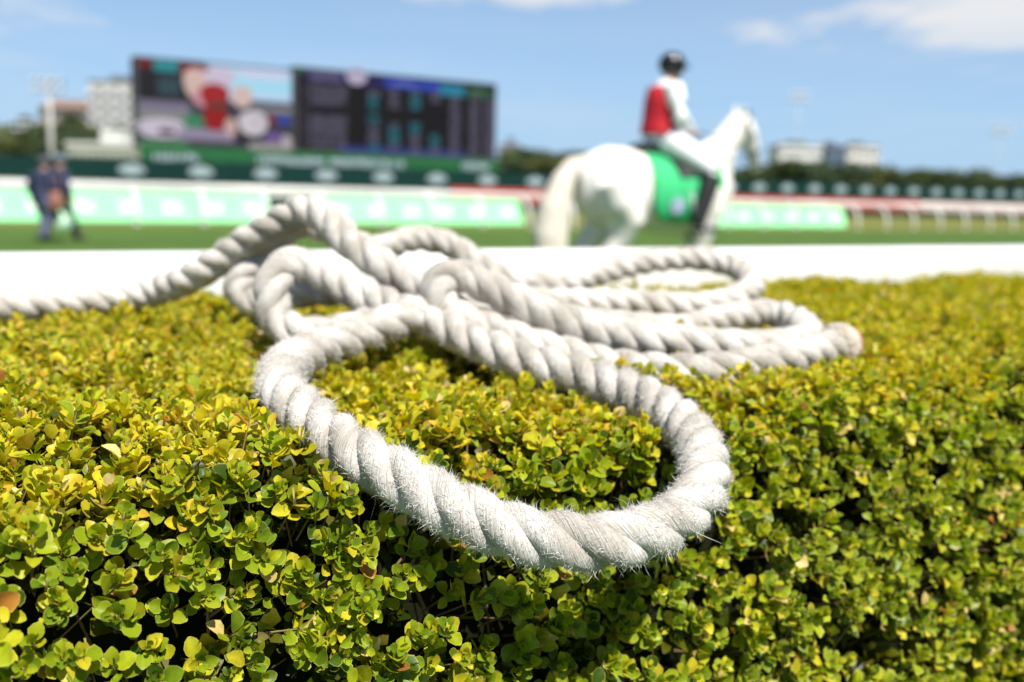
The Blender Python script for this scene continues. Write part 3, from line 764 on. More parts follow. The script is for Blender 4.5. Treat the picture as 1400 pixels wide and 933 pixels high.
ds_ = empty('data_screen', W(20.2, 59.8, 3.3), TRACK_ROT)
tag(ds_, 'big black outdoor data screen with rows of lit figures and a blue header', 'screen')
DW, DH = 13.75, 4.80
housing(ds_, DW, DH)
p = Pix(DW, DH); LAV = (.145, .135, .20); TEAL = (.03, .22, .28); CY = (.02, .22, .33)
p.rect(0, 1, 0, 1, (.008, .008, .010)); p.rect(0, .04, 0, .05, (.02, .12, .04)); p.rect(.04, .8, .02, .13, (.022, .016, .10)); p.rect(.06, .21, .02, .11, (.12, .10, .22))
p.rect(.42, .70, .02, .14, (.03, .06, .42)); p.rect(.47, .56, .05, .10, (.12, .16, .5)); p.rect(.70, .83, .04, .18, (.02, .22, .36)); p.rect(.83, .99, .04, .19, (.015, .07, .035)); p.rect(.86, .95, .08, .14, (.07, .14, .09))
p.rect(.2, .84, .93, 1, (.03, .04, .22))
def cells(u0, u1, v0, v1, col, dens=.9):
    v = v0
    while v < v1 - .02:
        u = u0
        while u < u1 - .004:
            w = qq.uniform(.006, .014)
            if qq.random() < dens: p.rect(u, min(u1, u + w), v + .006, v + .040, col, 0.0)
            u += w + .004
        v += .052
p.y -= .004
cells(.06, .235, .17, .45, LAV); cells(.06, .235, .55, .97, LAV); cells(.02, .045, .17, .97, (.10, .08, .12), .7)
for c, runs in ((.365, ((.17, .25, LAV), (.25, .43, TEAL), (.52, .62, TEAL), (.62, .88, LAV), (.88, .98, CY))), (.468, ((.15, .38, LAV), (.60, .66, LAV), (.66, .86, TEAL), (.86, .98, LAV))),
                (.575, ((.14, .20, LAV), (.20, .38, TEAL), (.58, .72, TEAL), (.74, .98, LAV))), (.68, ((.14, .28, LAV), (.72, .88, TEAL), (.88, .98, LAV))), (.785, ((.17, .98, LAV),)), (.89, ((.17, .98, LAV),)), (.975, ((.17, .98, LAV),))):
    for v0, v1, cc in runs: cells(c - .026, min(.997, c + .026), v0, v1, cc, .95)
p.oval(.28, .03, .05, .11, (.52, .46, .62)); p.build('race_data', ds_)

SIGN = mat('green_sign_sheet', (.004, .075, .018), .55, (.006, .09, .024), 1.5); LETT = mat('sign_lettering', (.36, .40, .50), .5)
sb = empty('scoreboard_sign', W(11.0, 59.2, 1.9), TRACK_ROT); tag(sb, 'bright green sign strip with pale lettering beneath the two big screens', 'sign')
for i in range(8):
    mb = MB(); mb.box(i * 2.88 + .01, (i + 1) * 2.88 - .01, 0, .08, -.4, 1.27); mb.build('sheet', SIGN, sb)
    mb = MB(); mb.box(i * 2.88 + 1.4, i * 2.88 + 1.5, .085, .2, -1.9, 1.2); mb.build('post', STEEL, sb)
for x, n, w in ((.7, 7, .36), (6.6, 11, .38), (11.2, 13, .38), (20.3, 6, .36)):
    
    for k in range(n):
        mb = MB(); glyphs(mb, x + k * w, .42 + x * .008, 1, .5, w, qq, -.012); mb.build('letter', LETT, sb)
# ------------------------------------------------------------------ white horse
COAT = mat('white_horse_coat', (.70, .665, .60), .6, (.76, .73, .68), 5, .25, 60, spec=.25)
HAIR = mat('cream_horse_hair', (.66, .59, .49), .7, (.76, .70, .61), 20, .7, 30, stretch=(6, 6, .5))
HOOF = mat('horse_hoof', (.10, .085, .07), .6)
BLACK = mat('black_leather', (.012, .012, .013), .42, (.022, .02, .02), 20, .2, 120)
GREENCLOTH = mat('green_saddle_cloth', (.03, .41, .145), .75, (.036, .46, .17), 8, .25, 160)
HP, HR = Vector((1.37, 10.0, 0)), R(20)
horse = empty('horse', HP, HR); tag(horse, 'white horse with green saddle cloth carrying the rider in the red vest', 'horse')
def set_head(mb):
    # carries the head lower and closer over the chest
    for i, (x, y, z) in enumerate(mb.v):
        if x <= .5: continue
        s = min(1, max(0, (z - 1.45) / .25)); w = 1.0 if x > .95 else s * s * (3 - 2 * s)
        mb.v[i] = (x - (x - .5) * .27 * w, y * (1 + .08 * w), z - .08 * min(1, max(0, (z - 1.4) / .6)) * w)
    return mb
TX = [-.84, -.72, -.55, -.35, -.10, .15, .40, .55, .72, .82]
TZ = [1.24, 1.25, 1.26, 1.245, 1.20, 1.17, 1.19, 1.22, 1.20, 1.16]
TW = [.14, .26, .33, .335, .32, .31, .275, .225, .175, .10]
TH = [.21, .32, .39, .395, .375, .37, .39, .385, .29, .18]
mb = MB()
mb.tube([(x, 0, z) for x, z in zip(TX, TZ)], TW, 24, side=(0, 0, 1), ra=TH)
mb.tube([(.46, 0, 1.30), (.66, 0, 1.50), (.86, 0, 1.74), (1.02, 0, 1.95), (1.10, 0, 2.05)], [.18, .135, .105, .09, .08], 18, side=(0, 0, 1), ra=[.32, .27, .21, .165, .13])
mb.tube([(1.06, 0, 2.05), (1.15, 0, 2.01), (1.25, 0, 1.86), (1.32, 0, 1.70), (1.37, 0, 1.57), (1.40, 0, 1.50), (1.41, 0, 1.455)], [.07, .10, .105, .080, .065, .062, .042], 16, side=(0, 0, 1), ra=[.07, .125, .125, .092, .075, .066, .042])
for sg in (1, -1):
    mb.tube([(1.06, sg * .06, 2.08), (1.075, sg * .078, 2.15), (1.09, sg * .085, 2.23)], [.035, .036, .008], 10, ra=[.028, .026, .006])
    mb.ball((1.235, sg * .093, 1.885), .028, 10, 6)
    # hind leg: stifle forward against the belly, hock pointing back
    f = .10 if sg < 0 else -.10
    mb.tube([(-.56, sg * .15, 1.30), (-.48, sg * .185, 1.08), (-.42 + f * .3, sg * .19, .92), (-.52 + f * .6, sg * .18, .74), (-.69 + f, sg * .165, .56), (-.685 + f, sg * .16, .48), (-.67 + f * 1.1, sg * .16, .30), (-.66 + f * 1.2, sg * .16, .17), (-.62 + f * 1.2, sg * .16, .09)],
            [.215, .205, .175, .118, .07, .058, .042, .052, .05], 14, side=(0, 1, 0), ra=[.28, .265, .215, .135, .074, .055, .038, .046, .05])
    g_ = -.12 if sg < 0 else .06
    mb.tube([(.56, sg * .13, 1.25), (.55, sg * .165, 1.05), (.52 + g_ * .2, sg * .165, .88), (.53 + g_ * .5, sg * .16, .70), (.54 + g_, sg * .155, .52), (.54 + g_, sg * .155, .46), (.53 + g_, sg * .155, .30), (.54 + g_, sg * .155, .17), (.58 + g_, sg * .155, .09)],
            [.12, .13, .105, .078, .062, .052, .038, .048, .048], 14, side=(0, 1, 0), ra=[.20, .18, .135, .088, .062, .052, .036, .044, .048])
mb.ball((-.22, 0, .90), (.12, .07, .07), 12, 8)
set_head(mb); fused('body', mb, COAT, horse, .018, 8)
for sg in (1, -1):
    f = .10 if sg < 0 else -.10; g_ = -.12 if sg < 0 else .06
    for x, y in ((-.62 + f * 1.2, sg * .16), (.58 + g_, sg * .155)):
        mb = MB(); mb.tube([(x - .012, y, .10), (x + .01, y, .05), (x + .025, y, .0)], [.05, .058, .068], 14, ra=[.05, .062, .072], side=(0, 1, 0)); mb.build('hoof', HOOF, horse, True)
    mb = MB(); mb.ball((1.25, sg * .108, 1.888), (.018, .014, .018), 10, 6); set_head(mb).build('eye', BLACK, horse, True)
    mb = MB(); mb.ball((1.418, sg * .035, 1.53), (.012, .01, .017), 8, 6); set_head(mb).build('nostril', HOOF, horse, True)
mb = MB()
mb.tube([(-.76, 0, 1.49), (-.88, 0, 1.46), (-.98, 0, 1.30), (-1.06, 0, 1.05), (-1.10, 0, .78), (-1.10, 0, .52), (-1.08, 0, .34)], [.06, .085, .12, .155, .17, .155, .05], 14, side=(0, 1, 0), ra=[.06, .08, .11, .14, .15, .13, .04])
for k in range(14):
    a = k * 2.4; y = .09 * math.cos(a); x = .07 * math.sin(a)
    mb.tube([(-.90 + x * .3, y * .4, 1.38), (-1.0 + x, y, 1.05), (-1.04 + x * 1.2, y * 1.2, .7), (-1.01 + x * 1.3, y * 1.3, .3 + .06 * (k % 4))], [.02, .035, .035, .006], 7)
fused('tail', mb, HAIR, horse, .016, 3)
mb = MB()
for k in range(17):
    f = k / 16; x = .60 + .46 * f; z = 1.675 + .42 * f
    mb.tube([(x, .02, z), (x - .03, .09, z - .05), (x - .02, .125 - .02 * f, z - .19 - .03 * (k % 3))], [.03, .03, .008], 7)
mb.tube([(1.08, 0, 2.13), (1.17, 0, 2.10), (1.24, 0, 1.98)], [.03, .035, .008], 8)
set_head(mb); fused('mane', mb, HAIR, horse, .013, 2)
def trunk(x, ang, off):
    z = np.interp(x, TX, TZ); w = np.interp(x, TX, TW); h = np.interp(x, TX, TH)
    return Vector((x, (w + off) * math.sin(ang), z + (h + off) * math.cos(ang)))
def cloth_sheet(x0, x1, a1, off, thick, cut):
    mb = MB(); nxx, na = 18, 34; g1 = []
    for o_ in (off, off + thick):
        row = []
        for j in range(na + 1):
            q = -1 + 2 * j / na; r_ = []
            for i in range(nxx + 1):
                p = i / nxx; aq = abs(q)
                xa = x0 + cut[0] * max(0, aq - .78) ** 2 * 20; xb = x1 + cut[1] * aq - cut[2] * max(0, aq - .80) ** 2 * 20
                r_.append(len(mb.v)); mb.v.append(tuple(trunk(xa + (xb - xa) * p, q * a1, o_ + .006 * math.sin(p * 9 + q * 5))))
            row.append(r_)
        g1.append(row)
    def q4(a, b, c, d): mb.f.append((a, b, c, d)); mb.m.append(0)
    for j in range(na):
        for i in range(nxx):
            A = g1[1]; q4(A[j][i], A[j][i + 1], A[j + 1][i + 1], A[j + 1][i]); A = g1[0]; q4(A[j + 1][i], A[j + 1][i + 1], A[j][i + 1], A[j][i])
    for j in range(na):
        for i in (0, nxx): q4(g1[0][j][i], g1[1][j][i], g1[1][j + 1][i], g1[0][j + 1][i])
    for i in range(nxx):
        for j in (0, na): q4(g1[0][j][i], g1[0][j][i + 1], g1[1][j][i + 1], g1[1][j][i])
    return mb
cloth_sheet(-.18, .62, R(128), .022, .016, (.12, .08, .12)).build('saddle_cloth', GREENCLOTH, horse, True)
BADGE = mat('badge_print', (.55, .60, .72), .6, (.16, .22, .42), 14)
for sg in (1, -1):
    c = trunk(.08, sg * R(102), .044); mb = MB()
    M = Matrix.Rotation(-sg * R(10), 3, 'X'); mb.ball(c, (.075, .004, .085), 18, 8, 0, M); mb.build('badge', BADGE, horse, True)
mb = MB()
mb.tube([(-.26, 0, 1.63), (-.20, 0, 1.655), (-.05, 0, 1.615), (.14, 0, 1.605), (.28, 0, 1.66), (.36, 0, 1.67)], [.13, .16, .15, .13, .10, .06], 16, ra=[.04, .05, .045, .045, .055, .035])
fused('saddle', mb, BLACK, horse, .014, 4)
for sg in (1, -1):
    mb = MB(); g = []
    for j in range(9):
        for i in range(7):
            a = R(14 + j * 6.0); x = .0 + .24 * i / 6 + .12 * (j / 8) + (.05 if i == 6 else 0) * math.sin(PI * j / 8)
            g.append(trunk(x, sg * a, .056))
    for q in g: mb.v.append(tuple(q))
    for q in g: mb.v.append(tuple(q + Vector((0, sg * .012, .004))))
    for o_ in (0, 63):
        for j in range(8):
            for i in range(6): mb.f.append((o_ + j * 7 + i, o_ + j * 7 + i + 1, o_ + (j + 1) * 7 + i + 1, o_ + (j + 1) * 7 + i)); mb.m.append(0)
    mb.build('saddle_flap', BLACK, horse, True)
    mb = MB(); mb.tube([(.22, sg * .345, 1.25), (.25, sg * .37, 1.05), (.31, sg * .40, .90)], .011, 6); mb.tube([(.33 + .03 * math.cos(a), sg * (.40 + .05 * math.cos(a)), .85 + .06 * math.sin(a)) for a in [2 * PI * k / 14 for k in range(15)]], .009, 6); mb.build('stirrup', STEEL, horse, True)
mb = MB()                                   # girth and bridle straps
mb.tube([trunk(.42, R(a), .02) for a in range(100, 261, 10)], .03, 8, ra=.008); mb.build('girth', BLACK, horse, True)
def head_ring(c, d, rw, rh, r, n=20):
    d = Vector(d).normalized(); a = Vector((0, 1, 0)); b = d.cross(a)
    return [Vector(c) + a * (math.cos(w) * rw) + b * (math.sin(w) * rh) for w in [2 * PI * k / n for k in range(n + 1)]]
mb = MB()
mb.tube(head_ring((1.325, 0, 1.69), (.07, 0, -.16), .090, .102, 0), .011, 6); mb.tube(head_ring((1.385, 0, 1.54), (.03, 0, -.1), .075, .080, 0), .009, 6)
mb.tube(head_ring((1.14, 0, 2.02), (.10, 0, -.05), .108, .135, 0), .011, 6)
for sg in (1, -1): mb.tube([(1.12, sg * .10, 2.03), (1.24, sg * .118, 1.80), (1.31, sg * .095, 1.69), (1.37, sg * .075, 1.55)], .009, 6)
set_head(mb).build('bridle', BLACK, horse, True)

# ------------------------------------------------------------------ people
SKIN = mat('skin', (.42, .24, .16), .55, (.46, .27, .19), 20)
def hand(mb, w, d, pn, curl=.9):
    d = Vector(d).normalized(); pn = Vector(pn); pn = (pn - d * pn.dot(d)).normalized(); sd = d.cross(pn); w = Vector(w)
    mb.tube([w - d * .03, w, w + d * .05, w + d * .085], [.026, .028, .040, .036], 12, side=tuple(pn), ra=[.022, .018, .016, .014])
    for k, ln in enumerate((.062, .072, .068, .054)):
        o = w + d * .08 + sd * (.030 - .020 * k)
        p1 = o + (d * math.cos(curl * .6) + pn * math.sin(curl * .6)) * ln * .45
        p2 = p1 + (d * math.cos(curl * 1.5) + pn * math.sin(curl * 1.5)) * ln * .35
        p3 = p2 + (d * math.cos(curl * 2.2) + pn * math.sin(curl * 2.2)) * ln * .25
        mb.tube([o - d * .02, o, p1, p2, p3], [.0095, .0095, .009, .0085, .006], 8)
    o = w + d * .025 + sd * .030
    mb.tube([o - sd * .012, o + (d * .5 + sd * .6 + pn * .3) * .03, o + (d * .9 + sd * .45 + pn * .6) * .055], [.012, .011, .007], 8)
def head_parts(root, c, fdir, hairmat, lid):
    """eyes, mouth, hair as pieces on the head centred at c and looking along fdir"""
    f = Vector(fdir).normalized(); s = Vector((0, 0, 1)).cross(f).normalized(); u = f.cross(s); c = Vector(c)
    for sg in (1, -1):
        mb = MB(); mb.ball(c + f * .088 + s * (sg * .032) + u * .005, .010, 8, 6); mb.build('eye', BLACK, root, True)
    mb = MB(); mb.tube([c + f * .087 + s * .022 - u * .062, c + f * .094 - u * .064, c + f * .087 - s * .022 - u * .062], .005, 6); mb.build('mouth', mat('lips', (.30, .10, .09), .5), root, True)
def head_volume(mb, c, fdir, neck):
    f = Vector(fdir).normalized(); s = Vector((0, 0, 1)).cross(f).normalized(); u = f.cross(s); c = Vector(c)
    M = Matrix((f, s, u)).transposed()
    mb.ball(c + u * .02, (.098, .078, .105), 16, 10, 0, M); mb.ball(c + f * .022 - u * .055, (.07, .060, .07), 14, 8, 0, M)
    mb.tube([c + f * .085 + u * .015, c + f * .112 - u * .022, c + f * .09 - u * .034], [.010, .015, .012], 8)
    for sg in (1, -1): mb.ball(c + s * (sg * .080) - u * .008, (.018, .010, .030), 8, 6, 0, M)
    mb.tube([neck, c - u * .05], [.062, .056], 12)

def clothed_person(root, J, top_m, leg_m, shoe_m, hair_m, cap_m, jacket=True):
    V_ = lambda a: Vector(J[a])
    mb = MB()
    mb.tube([V_('pelvis') - Vector((0, 0, .08)), V_('pelvis') + Vector((0, 0, .05)), V_('waist'), V_('chest'), V_('chest') + Vector((0, 0, .13)), V_('neck')], [.13, .155, .135, .165, .15, .06], 18, side=tuple(J['front']), ra=[.09, .11, .10, .115, .09, .055])
    for a in ('L', 'R'):
        mb.tube([V_('sh' + a), (V_('sh' + a) + V_('el' + a)) / 2, V_('el' + a), V_('wr' + a)], [.058, .048, .040, .027], 12)
        mb.tube([V_('hip' + a), (V_('hip' + a) + V_('kn' + a)) / 2, V_('kn' + a), (V_('kn' + a) * .6 + V_('an' + a) * .4), V_('an' + a)], [.095, .08, .056, .056, .036], 12)
        mb.tube([V_('an' + a), V_('an' + a) * .45 + V_('toe' + a) * .55 + Vector((0, 0, .01))], [.034, .018], 10)
        hand(mb, V_('wr' + a), V_('hd' + a), V_('pn' + a), J.get('curl', .7))
    head_volume(mb, V_('head'), J['face'], V_('neck') - Vector((0, 0, .03)))
    fused('body', mb, SKIN, root, .012, 2)
    head_parts(root, J['head'], J['face'], hair_m, 0)
    mb = MB()
    hem = -.10 if jacket else 0
    mb.tube([V_('pelvis') + Vector((0, 0, hem)), V_('pelvis') + Vector((0, 0, .05)), V_('waist'), V_('chest'), V_('chest') + Vector((0, 0, .13)), V_('neck') - Vector((0, 0, .01))], [.185, .185, .165, .195, .185, .085], 18, side=tuple(J['front']), ra=[.13, .135, .125, .14, .12, .075])
    for a in ('L', 'R'):
        mb.tube([V_('sh' + a) - (V_('sh' + a) - V_('chest')) * .25, V_('sh' + a), (V_('sh' + a) + V_('el' + a)) / 2, V_('el' + a), V_('wr' + a) - Vector(J['hd' + a]).normalized() * .02], [.085, .078, .066, .056, .043], 12)
    fused('jacket' if jacket else 'shirt', mb, top_m, root, .014, 4)
    mb = MB(); mb.tube([V_('pelvis') + Vector((0, 0, .08)), V_('pelvis'), V_('pelvis') - Vector((0, 0, .10))], [.165, .178, .15], 18, side=tuple(J['front']), ra=[.115, .128, .115])
    for a in ('L', 'R'):
        mb.tube([V_('hip' + a) + Vector((0, 0, .03)), (V_('hip' + a) + V_('kn' + a)) / 2, V_('kn' + a), (V_('kn' + a) * .5 + V_('an' + a) * .5), V_('an' + a)], [.108, .095, .078, .074, .066], 12)
    fused('trousers', mb, leg_m, root, .014, 4)
    for a in ('L', 'R'):
        d = V_('toe' + a) - V_('an' + a); d.z = 0; d.normalize(); an = V_('an' + a); z0 = an.z - .08
        mb = MB(); mb.tube([(an.x - d.x * .06, an.y - d.y * .06, z0 + .035), (an.x, an.y, z0 + .045), (an.x + d.x * .10, an.y + d.y * .10, z0 + .035), (an.x + d.x * .19, an.y + d.y * .19, z0 + .025)], [.034, .042, .044, .026], 12, side=(0, 0, 1), ra=[.034, .045, .034, .022])
        mb.tube([(an.x, an.y, z0 + .03), (an.x, an.y, z0 + .10)], [.044, .040], 12); fused('shoe', mb, shoe_m, root, .010, 3)
    f = Vector(J['face']).normalized(); s = Vector((0, 0, 1)).cross(f).normalized(); u = f.cross(s); c = Vector(J['head']); M = Matrix((f, s, u)).transposed()
    mb = MB(); mb.ball(c + u * .015 - f * .026, (.100, .090, .108), 14, 9, 0, M); fused('hair', mb, hair_m, root, .010, 2)
    mb = MB(); mb.ball(c + u * .065 - f * .005, (.112, .096, .075), 16, 9, 0, M); mb.tube([c + f * .06 + u * .065, c + f * .17 + u * .05], [.075, .06], 12, side=tuple(u), ra=[.012, .008]); fused('cap', mb, cap_m, root, .010, 2)

NAVY = mat('navy_jacket', (.022, .028, .062), .8, (.03, .036, .075), 12); SLATE = mat('slate_trousers', (.085, .09, .15), .85, (.10, .105, .17), 15); DARK = mat('charcoal_trousers', (.016, .018, .028), .85, (.024, .026, .036), 15)
SHOE = mat('black_shoe', (.012, .012, .012), .4); BROWNHAIR = mat('brown_hair', (.05, .03, .02), .7); CAPB = mat('grey_blue_cap', (.06, .09, .12), .8); CAPG = mat('light_blue_cap', (.13, .20, .25), .8)
def standing(h, step, arms):
    k = h / 1.75
    J = dict(front=(1, 0, 0), face=(1, .1, -.12), pelvis=(0, 0, .93 * k), waist=(.0, 0, 1.08 * k), chest=(.02, 0, 1.28 * k), neck=(.03, 0, 1.49 * k), head=(.055, 0, 1.625 * k), curl=.6)
    for a, sg in (('L', 1), ('R', -1)):
        ax, ay = arms[a]
        J['sh' + a] = (.01, sg * .185 * k, 1.40 * k); J['el' + a] = (-.04 + ax * .3, sg * (.25 + ay * .5) * k, 1.13 * k); J['wr' + a] = (.04 + ax, sg * (.25 + ay) * k, .90 * k); J['hd' + a] = (.1, 0, -1); J['pn' + a] = (0, -sg, 0)
        st = step * sg
        J['hip' + a] = (0, sg * .095, .90 * k); J['kn' + a] = (.05 + st * .45, sg * .10, .49 * k); J['an' + a] = (st, sg * .10, .085 + (.02 if st < 0 else 0)); J['toe' + a] = (st + .17, sg * .12, .04)
    return J
pA = empty('person', (-8.93, 18.95, 0), R(62)); pA.scale = (1.2, 1.2, .92); tag(pA, 'person in navy jacket, slate trousers and grey-blue cap walking with a brown satchel', 'person', 'two people walking on the turf')
clothed_person(pA, standing(1.72, .10, {'L': (.02, .08), 'R': (.10, .02)}), NAVY, SLATE, SHOE, BROWNHAIR, CAPB)
pB = empty('person', (-8.80, 19.30, 0), R(58)); pB.scale = (1.2, 1.2, .92); tag(pB, 'person in navy jacket, charcoal trousers and light blue cap mid-stride beside a companion', 'person', 'two people walking on the turf')
clothed_person(pB, standing(1.78, -.24, {'L': (.05, .03), 'R': (-.05, .10)}), NAVY, DARK, SHOE, BROWNHAIR, CAPG)
TAN = mat('brown_satchel_leather', (.20, .08, .05), .6, (.25, .11, .07), 14); BAGG = mat('green_white_bag', (.55, .70, .55), .7, (.08, .35, .16), 5)
def bag(name, loc, w, d, h, m, lab, strap, rz):
    r = empty(name, loc, rz); tag(r, lab, 'bag')
    mb = MB(); mb.tube([(0, 0, 0), (0, 0, h * .12), (0, 0, h * .6), (0, 0, h)], [w * .85, w, w * .95, w * .75], 14, ra=[d * .8, d, d * .9, d * .45], side=(0, 1, 0)); mb.build('pouch', m, r, True)
    mb = MB(); mb.tube([(-w * .6, 0, h * .95), (-w * .5, 0, h + strap * .6), (0, 0, h + strap), (w * .5, 0, h + strap * .6), (w * .6, 0, h * .95)], .011, 6); mb.build('strap', m, r, True)
bag('satchel', (-8.62, 18.80, .58), .12, .08, .36, TAN, 'reddish brown leather satchel hanging beside the walker in slate trousers', .30, R(10))
bag('shopping_bag', (-8.54, 18.93, .24), .15, .07, .28, BAGG, 'green and white bag carried low between the two walkers', .18, R(20))

# rider
VEST = mat('red_vest', (.45, .008, .018), .65, (.52, .014, .026), 14, .1, 50); SHIRT = mat('white_shirt', (.78, .78, .77), .8, (.72, .72, .72), 12, .12, 30); BREECH = mat('white_breeches', (.74, .75, .76), .8, (.68, .69, .71), 12, .12, 30)
HELM = mat('black_helmet', (.008, .008, .010), .12, spec=.6)
rider = empty('person', HP + Vector((math.cos(HR), math.sin(HR), 0)) * .06, HR); tag(rider, 'person in red vest, white breeches and black helmet riding the white horse', 'person')
J = dict(pelvis=(-.04, 0, 1.74), waist=(-.03, 0, 1.91), chest=(.0, 0, 2.10), neck=(.03, 0, 2.29), head=(.075, 0, 2.425), face=(1, -.25, -.08), shL=(.0, .19, 2.21), shR=(.0, -.19, 2.21), elL=(.02, .29, 1.95), elR=(.02, -.29, 1.95), wrL=(.23, .15, 1.83), wrR=(.23, -.15, 1.83),
         hipL=(-.02, .11, 1.74), hipR=(-.02, -.11, 1.74), knL=(.40, .33, 1.44), knR=(.40, -.33, 1.44), anL=(.22, .39, .93), anR=(.22, -.39, .93), toeL=(.38, .41, .895), toeR=(.38, -.41, .895))
V_ = lambda a: Vector(J[a])
mb = MB(); up_ = Vector((0, 0, 1))
mb.tube([V_('pelvis') - up_ * .06, V_('pelvis') + up_ * .05, V_('waist'), V_('chest'), V_('chest') + up_ * .11, V_('neck')], [.14, .155, .135, .165, .15, .06], 18, side=(1, 0, 0), ra=[.11, .12, .10, .115, .09, .055])
for a in 'LR':
    sg = 1 if a == 'L' else -1
    mb.tube([V_('sh' + a), (V_('sh' + a) + V_('el' + a)) / 2, V_('el' + a), V_('wr' + a)], [.058, .048, .040, .027], 12)
    mb.tube([V_('hip' + a), (V_('hip' + a) + V_('kn' + a)) / 2, V_('kn' + a), V_('kn' + a) * .6 + V_('an' + a) * .4, V_('an' + a), V_('an' + a) * .4 + V_('toe' + a) * .6 - up_ * .012], [.10, .085, .058, .056, .034, .016], 12)
    hand(mb, V_('wr' + a), (.8, -sg * .2, -.2), (-.2, -sg * .7, -.6), 1.05)
head_volume(mb, J['head'], J['face'], V_('neck') - up_ * .03)
fused('body', mb, SKIN, rider, .012, 2)
head_parts(rider, J['head'], J['face'], BROWNHAIR, 0)
mb = MB(); mb.tube([V_('pelvis') + up_ * .07, V_('waist'), V_('chest'), V_('chest') + up_ * .12, V_('neck') + up_ * .01], [.162, .155, .185, .175, .075], 18, side=(1, 0, 0), ra=[.13, .115, .13, .11, .07])
for a in 'LR': mb.tube([V_('sh' + a) * .8 + V_('chest') * .2, V_('sh' + a), (V_('sh' + a) + V_('el' + a)) / 2, V_('el' + a), V_('wr' + a) * .93 + V_('el' + a) * .07], [.10, .10, .090, .078, .046], 12)
fused('shirt', mb, SHIRT, rider, .014, 4)
mb = MB(); mb.tube([V_('pelvis') + up_ * .03, V_('waist'), V_('chest'), V_('chest') + up_ * .10, V_('chest') + up_ * .155], [.215, .205, .232, .195, .115], 20, side=(1, 0, 0), ra=[.185, .175, .185, .155, .10])
fused('vest', mb, VEST, rider, .014, 4)
mb = MB(); mb.tube([V_('pelvis') + up_ * .10, V_('pelvis'), V_('pelvis') - up_ * .06], [.165, .18, .15], 18, side=(1, 0, 0), ra=[.125, .15, .13])
for a in 'LR': mb.tube([V_('hip' + a), (V_('hip' + a) + V_('kn' + a)) / 2, V_('kn' + a), V_('kn' + a) * .86 + V_('an' + a) * .14], [.145, .128, .092, .078], 14)
fused('breeches', mb, BREECH, rider, .014, 4)
for a in 'LR':
    mb = MB(); mb.tube([V_('kn' + a) * .90 + V_('an' + a) * .10, V_('kn' + a) * .6 + V_('an' + a) * .4, V_('an' + a), V_('an' + a) - up_ * .05], [.10, .096, .072, .064], 14); mb.tube([V_('an' + a) + Vector((-.05, 0, -.045)), V_('an' + a) + Vector((.06, 0, -.05)), V_('toe' + a) + Vector((.05, 0, -.025))], [.04, .044, .026], 12, side=(0, 0, 1), ra=[.036, .038, .024])
    fused('riding_boot', mb, BLACK, rider, .011, 3)
f = Vector(J['face']).normalized(); s_ = up_.cross(f).normalized(); u_ = f.cross(s_); M = Matrix((f, s_, u_)).transposed(); c = V_('head')
mb = MB(); mb.ball(c + u_ * .035 - f * .008, (.138, .122, .118), 20, 12, 0, M); mb.tube([c + f * .07 + u_ * .04, c + f * .175 + u_ * .02], [.085, .055], 14, side=tuple(u_), ra=[.012, .007]); fused('helmet', mb, HELM, rider, .009, 3)
mb = MB(); mb.tube([c + s_ * .092, c + f * .02 + s_ * .06 - u_ * .10, c + f * .03 - u_ * .125, c + f * .02 - s_ * .06 - u_ * .10, c - s_ * .092], .008, 6); mb.build('chin_strap', BLACK, rider, True)
rn = MB()
for sg in (1, -1): rn.tube([(1.375, sg * .08, 1.56), (1.0, sg * .20, 1.70), (.62, sg * .17, 1.82), (.38, sg * .13, 1.815)], .008, 6)
rn.tube([(.38, .13, 1.815), (.35, 0, 1.76), (.38, -.13, 1.815)], .008, 6)
set_head(rn).build('reins', BLACK, horse, True)

# ------------------------------------------------------------------ trees
BARK = mat('tree_bark', (.10, .075, .05), .9, (.15, .12, .09), 3, .6, 12)
def leafmat(name, a, b):
    m = mat(name, a, .7, b, .35, 0, spec=.2); nt = m.node_tree
    t = nt.nodes.new('ShaderNodeBsdfTranslucent'); t.inputs[0].default_value = (*[min(1, x * 1.3) for x in b], 1); x = nt.nodes.new('ShaderNodeMixShader'); x.inputs[0].default_value = .2
    nt.links.new(nt.nodes['Principled BSDF'].outputs[0], x.inputs[1]); nt.links.new(t.outputs[0], x.inputs[2]); nt.links.new(x.outputs[0], nt.nodes['Material Output'].inputs[0]); return m
FOL = [leafmat('dark_tree_leaves', (.030, .052, .016), (.075, .10, .028)), leafmat('olive_tree_leaves', (.05, .065, .02), (.115, .125, .038)), leafmat('blue_green_tree_leaves', (.026, .05, .022), (.06, .085, .035))]
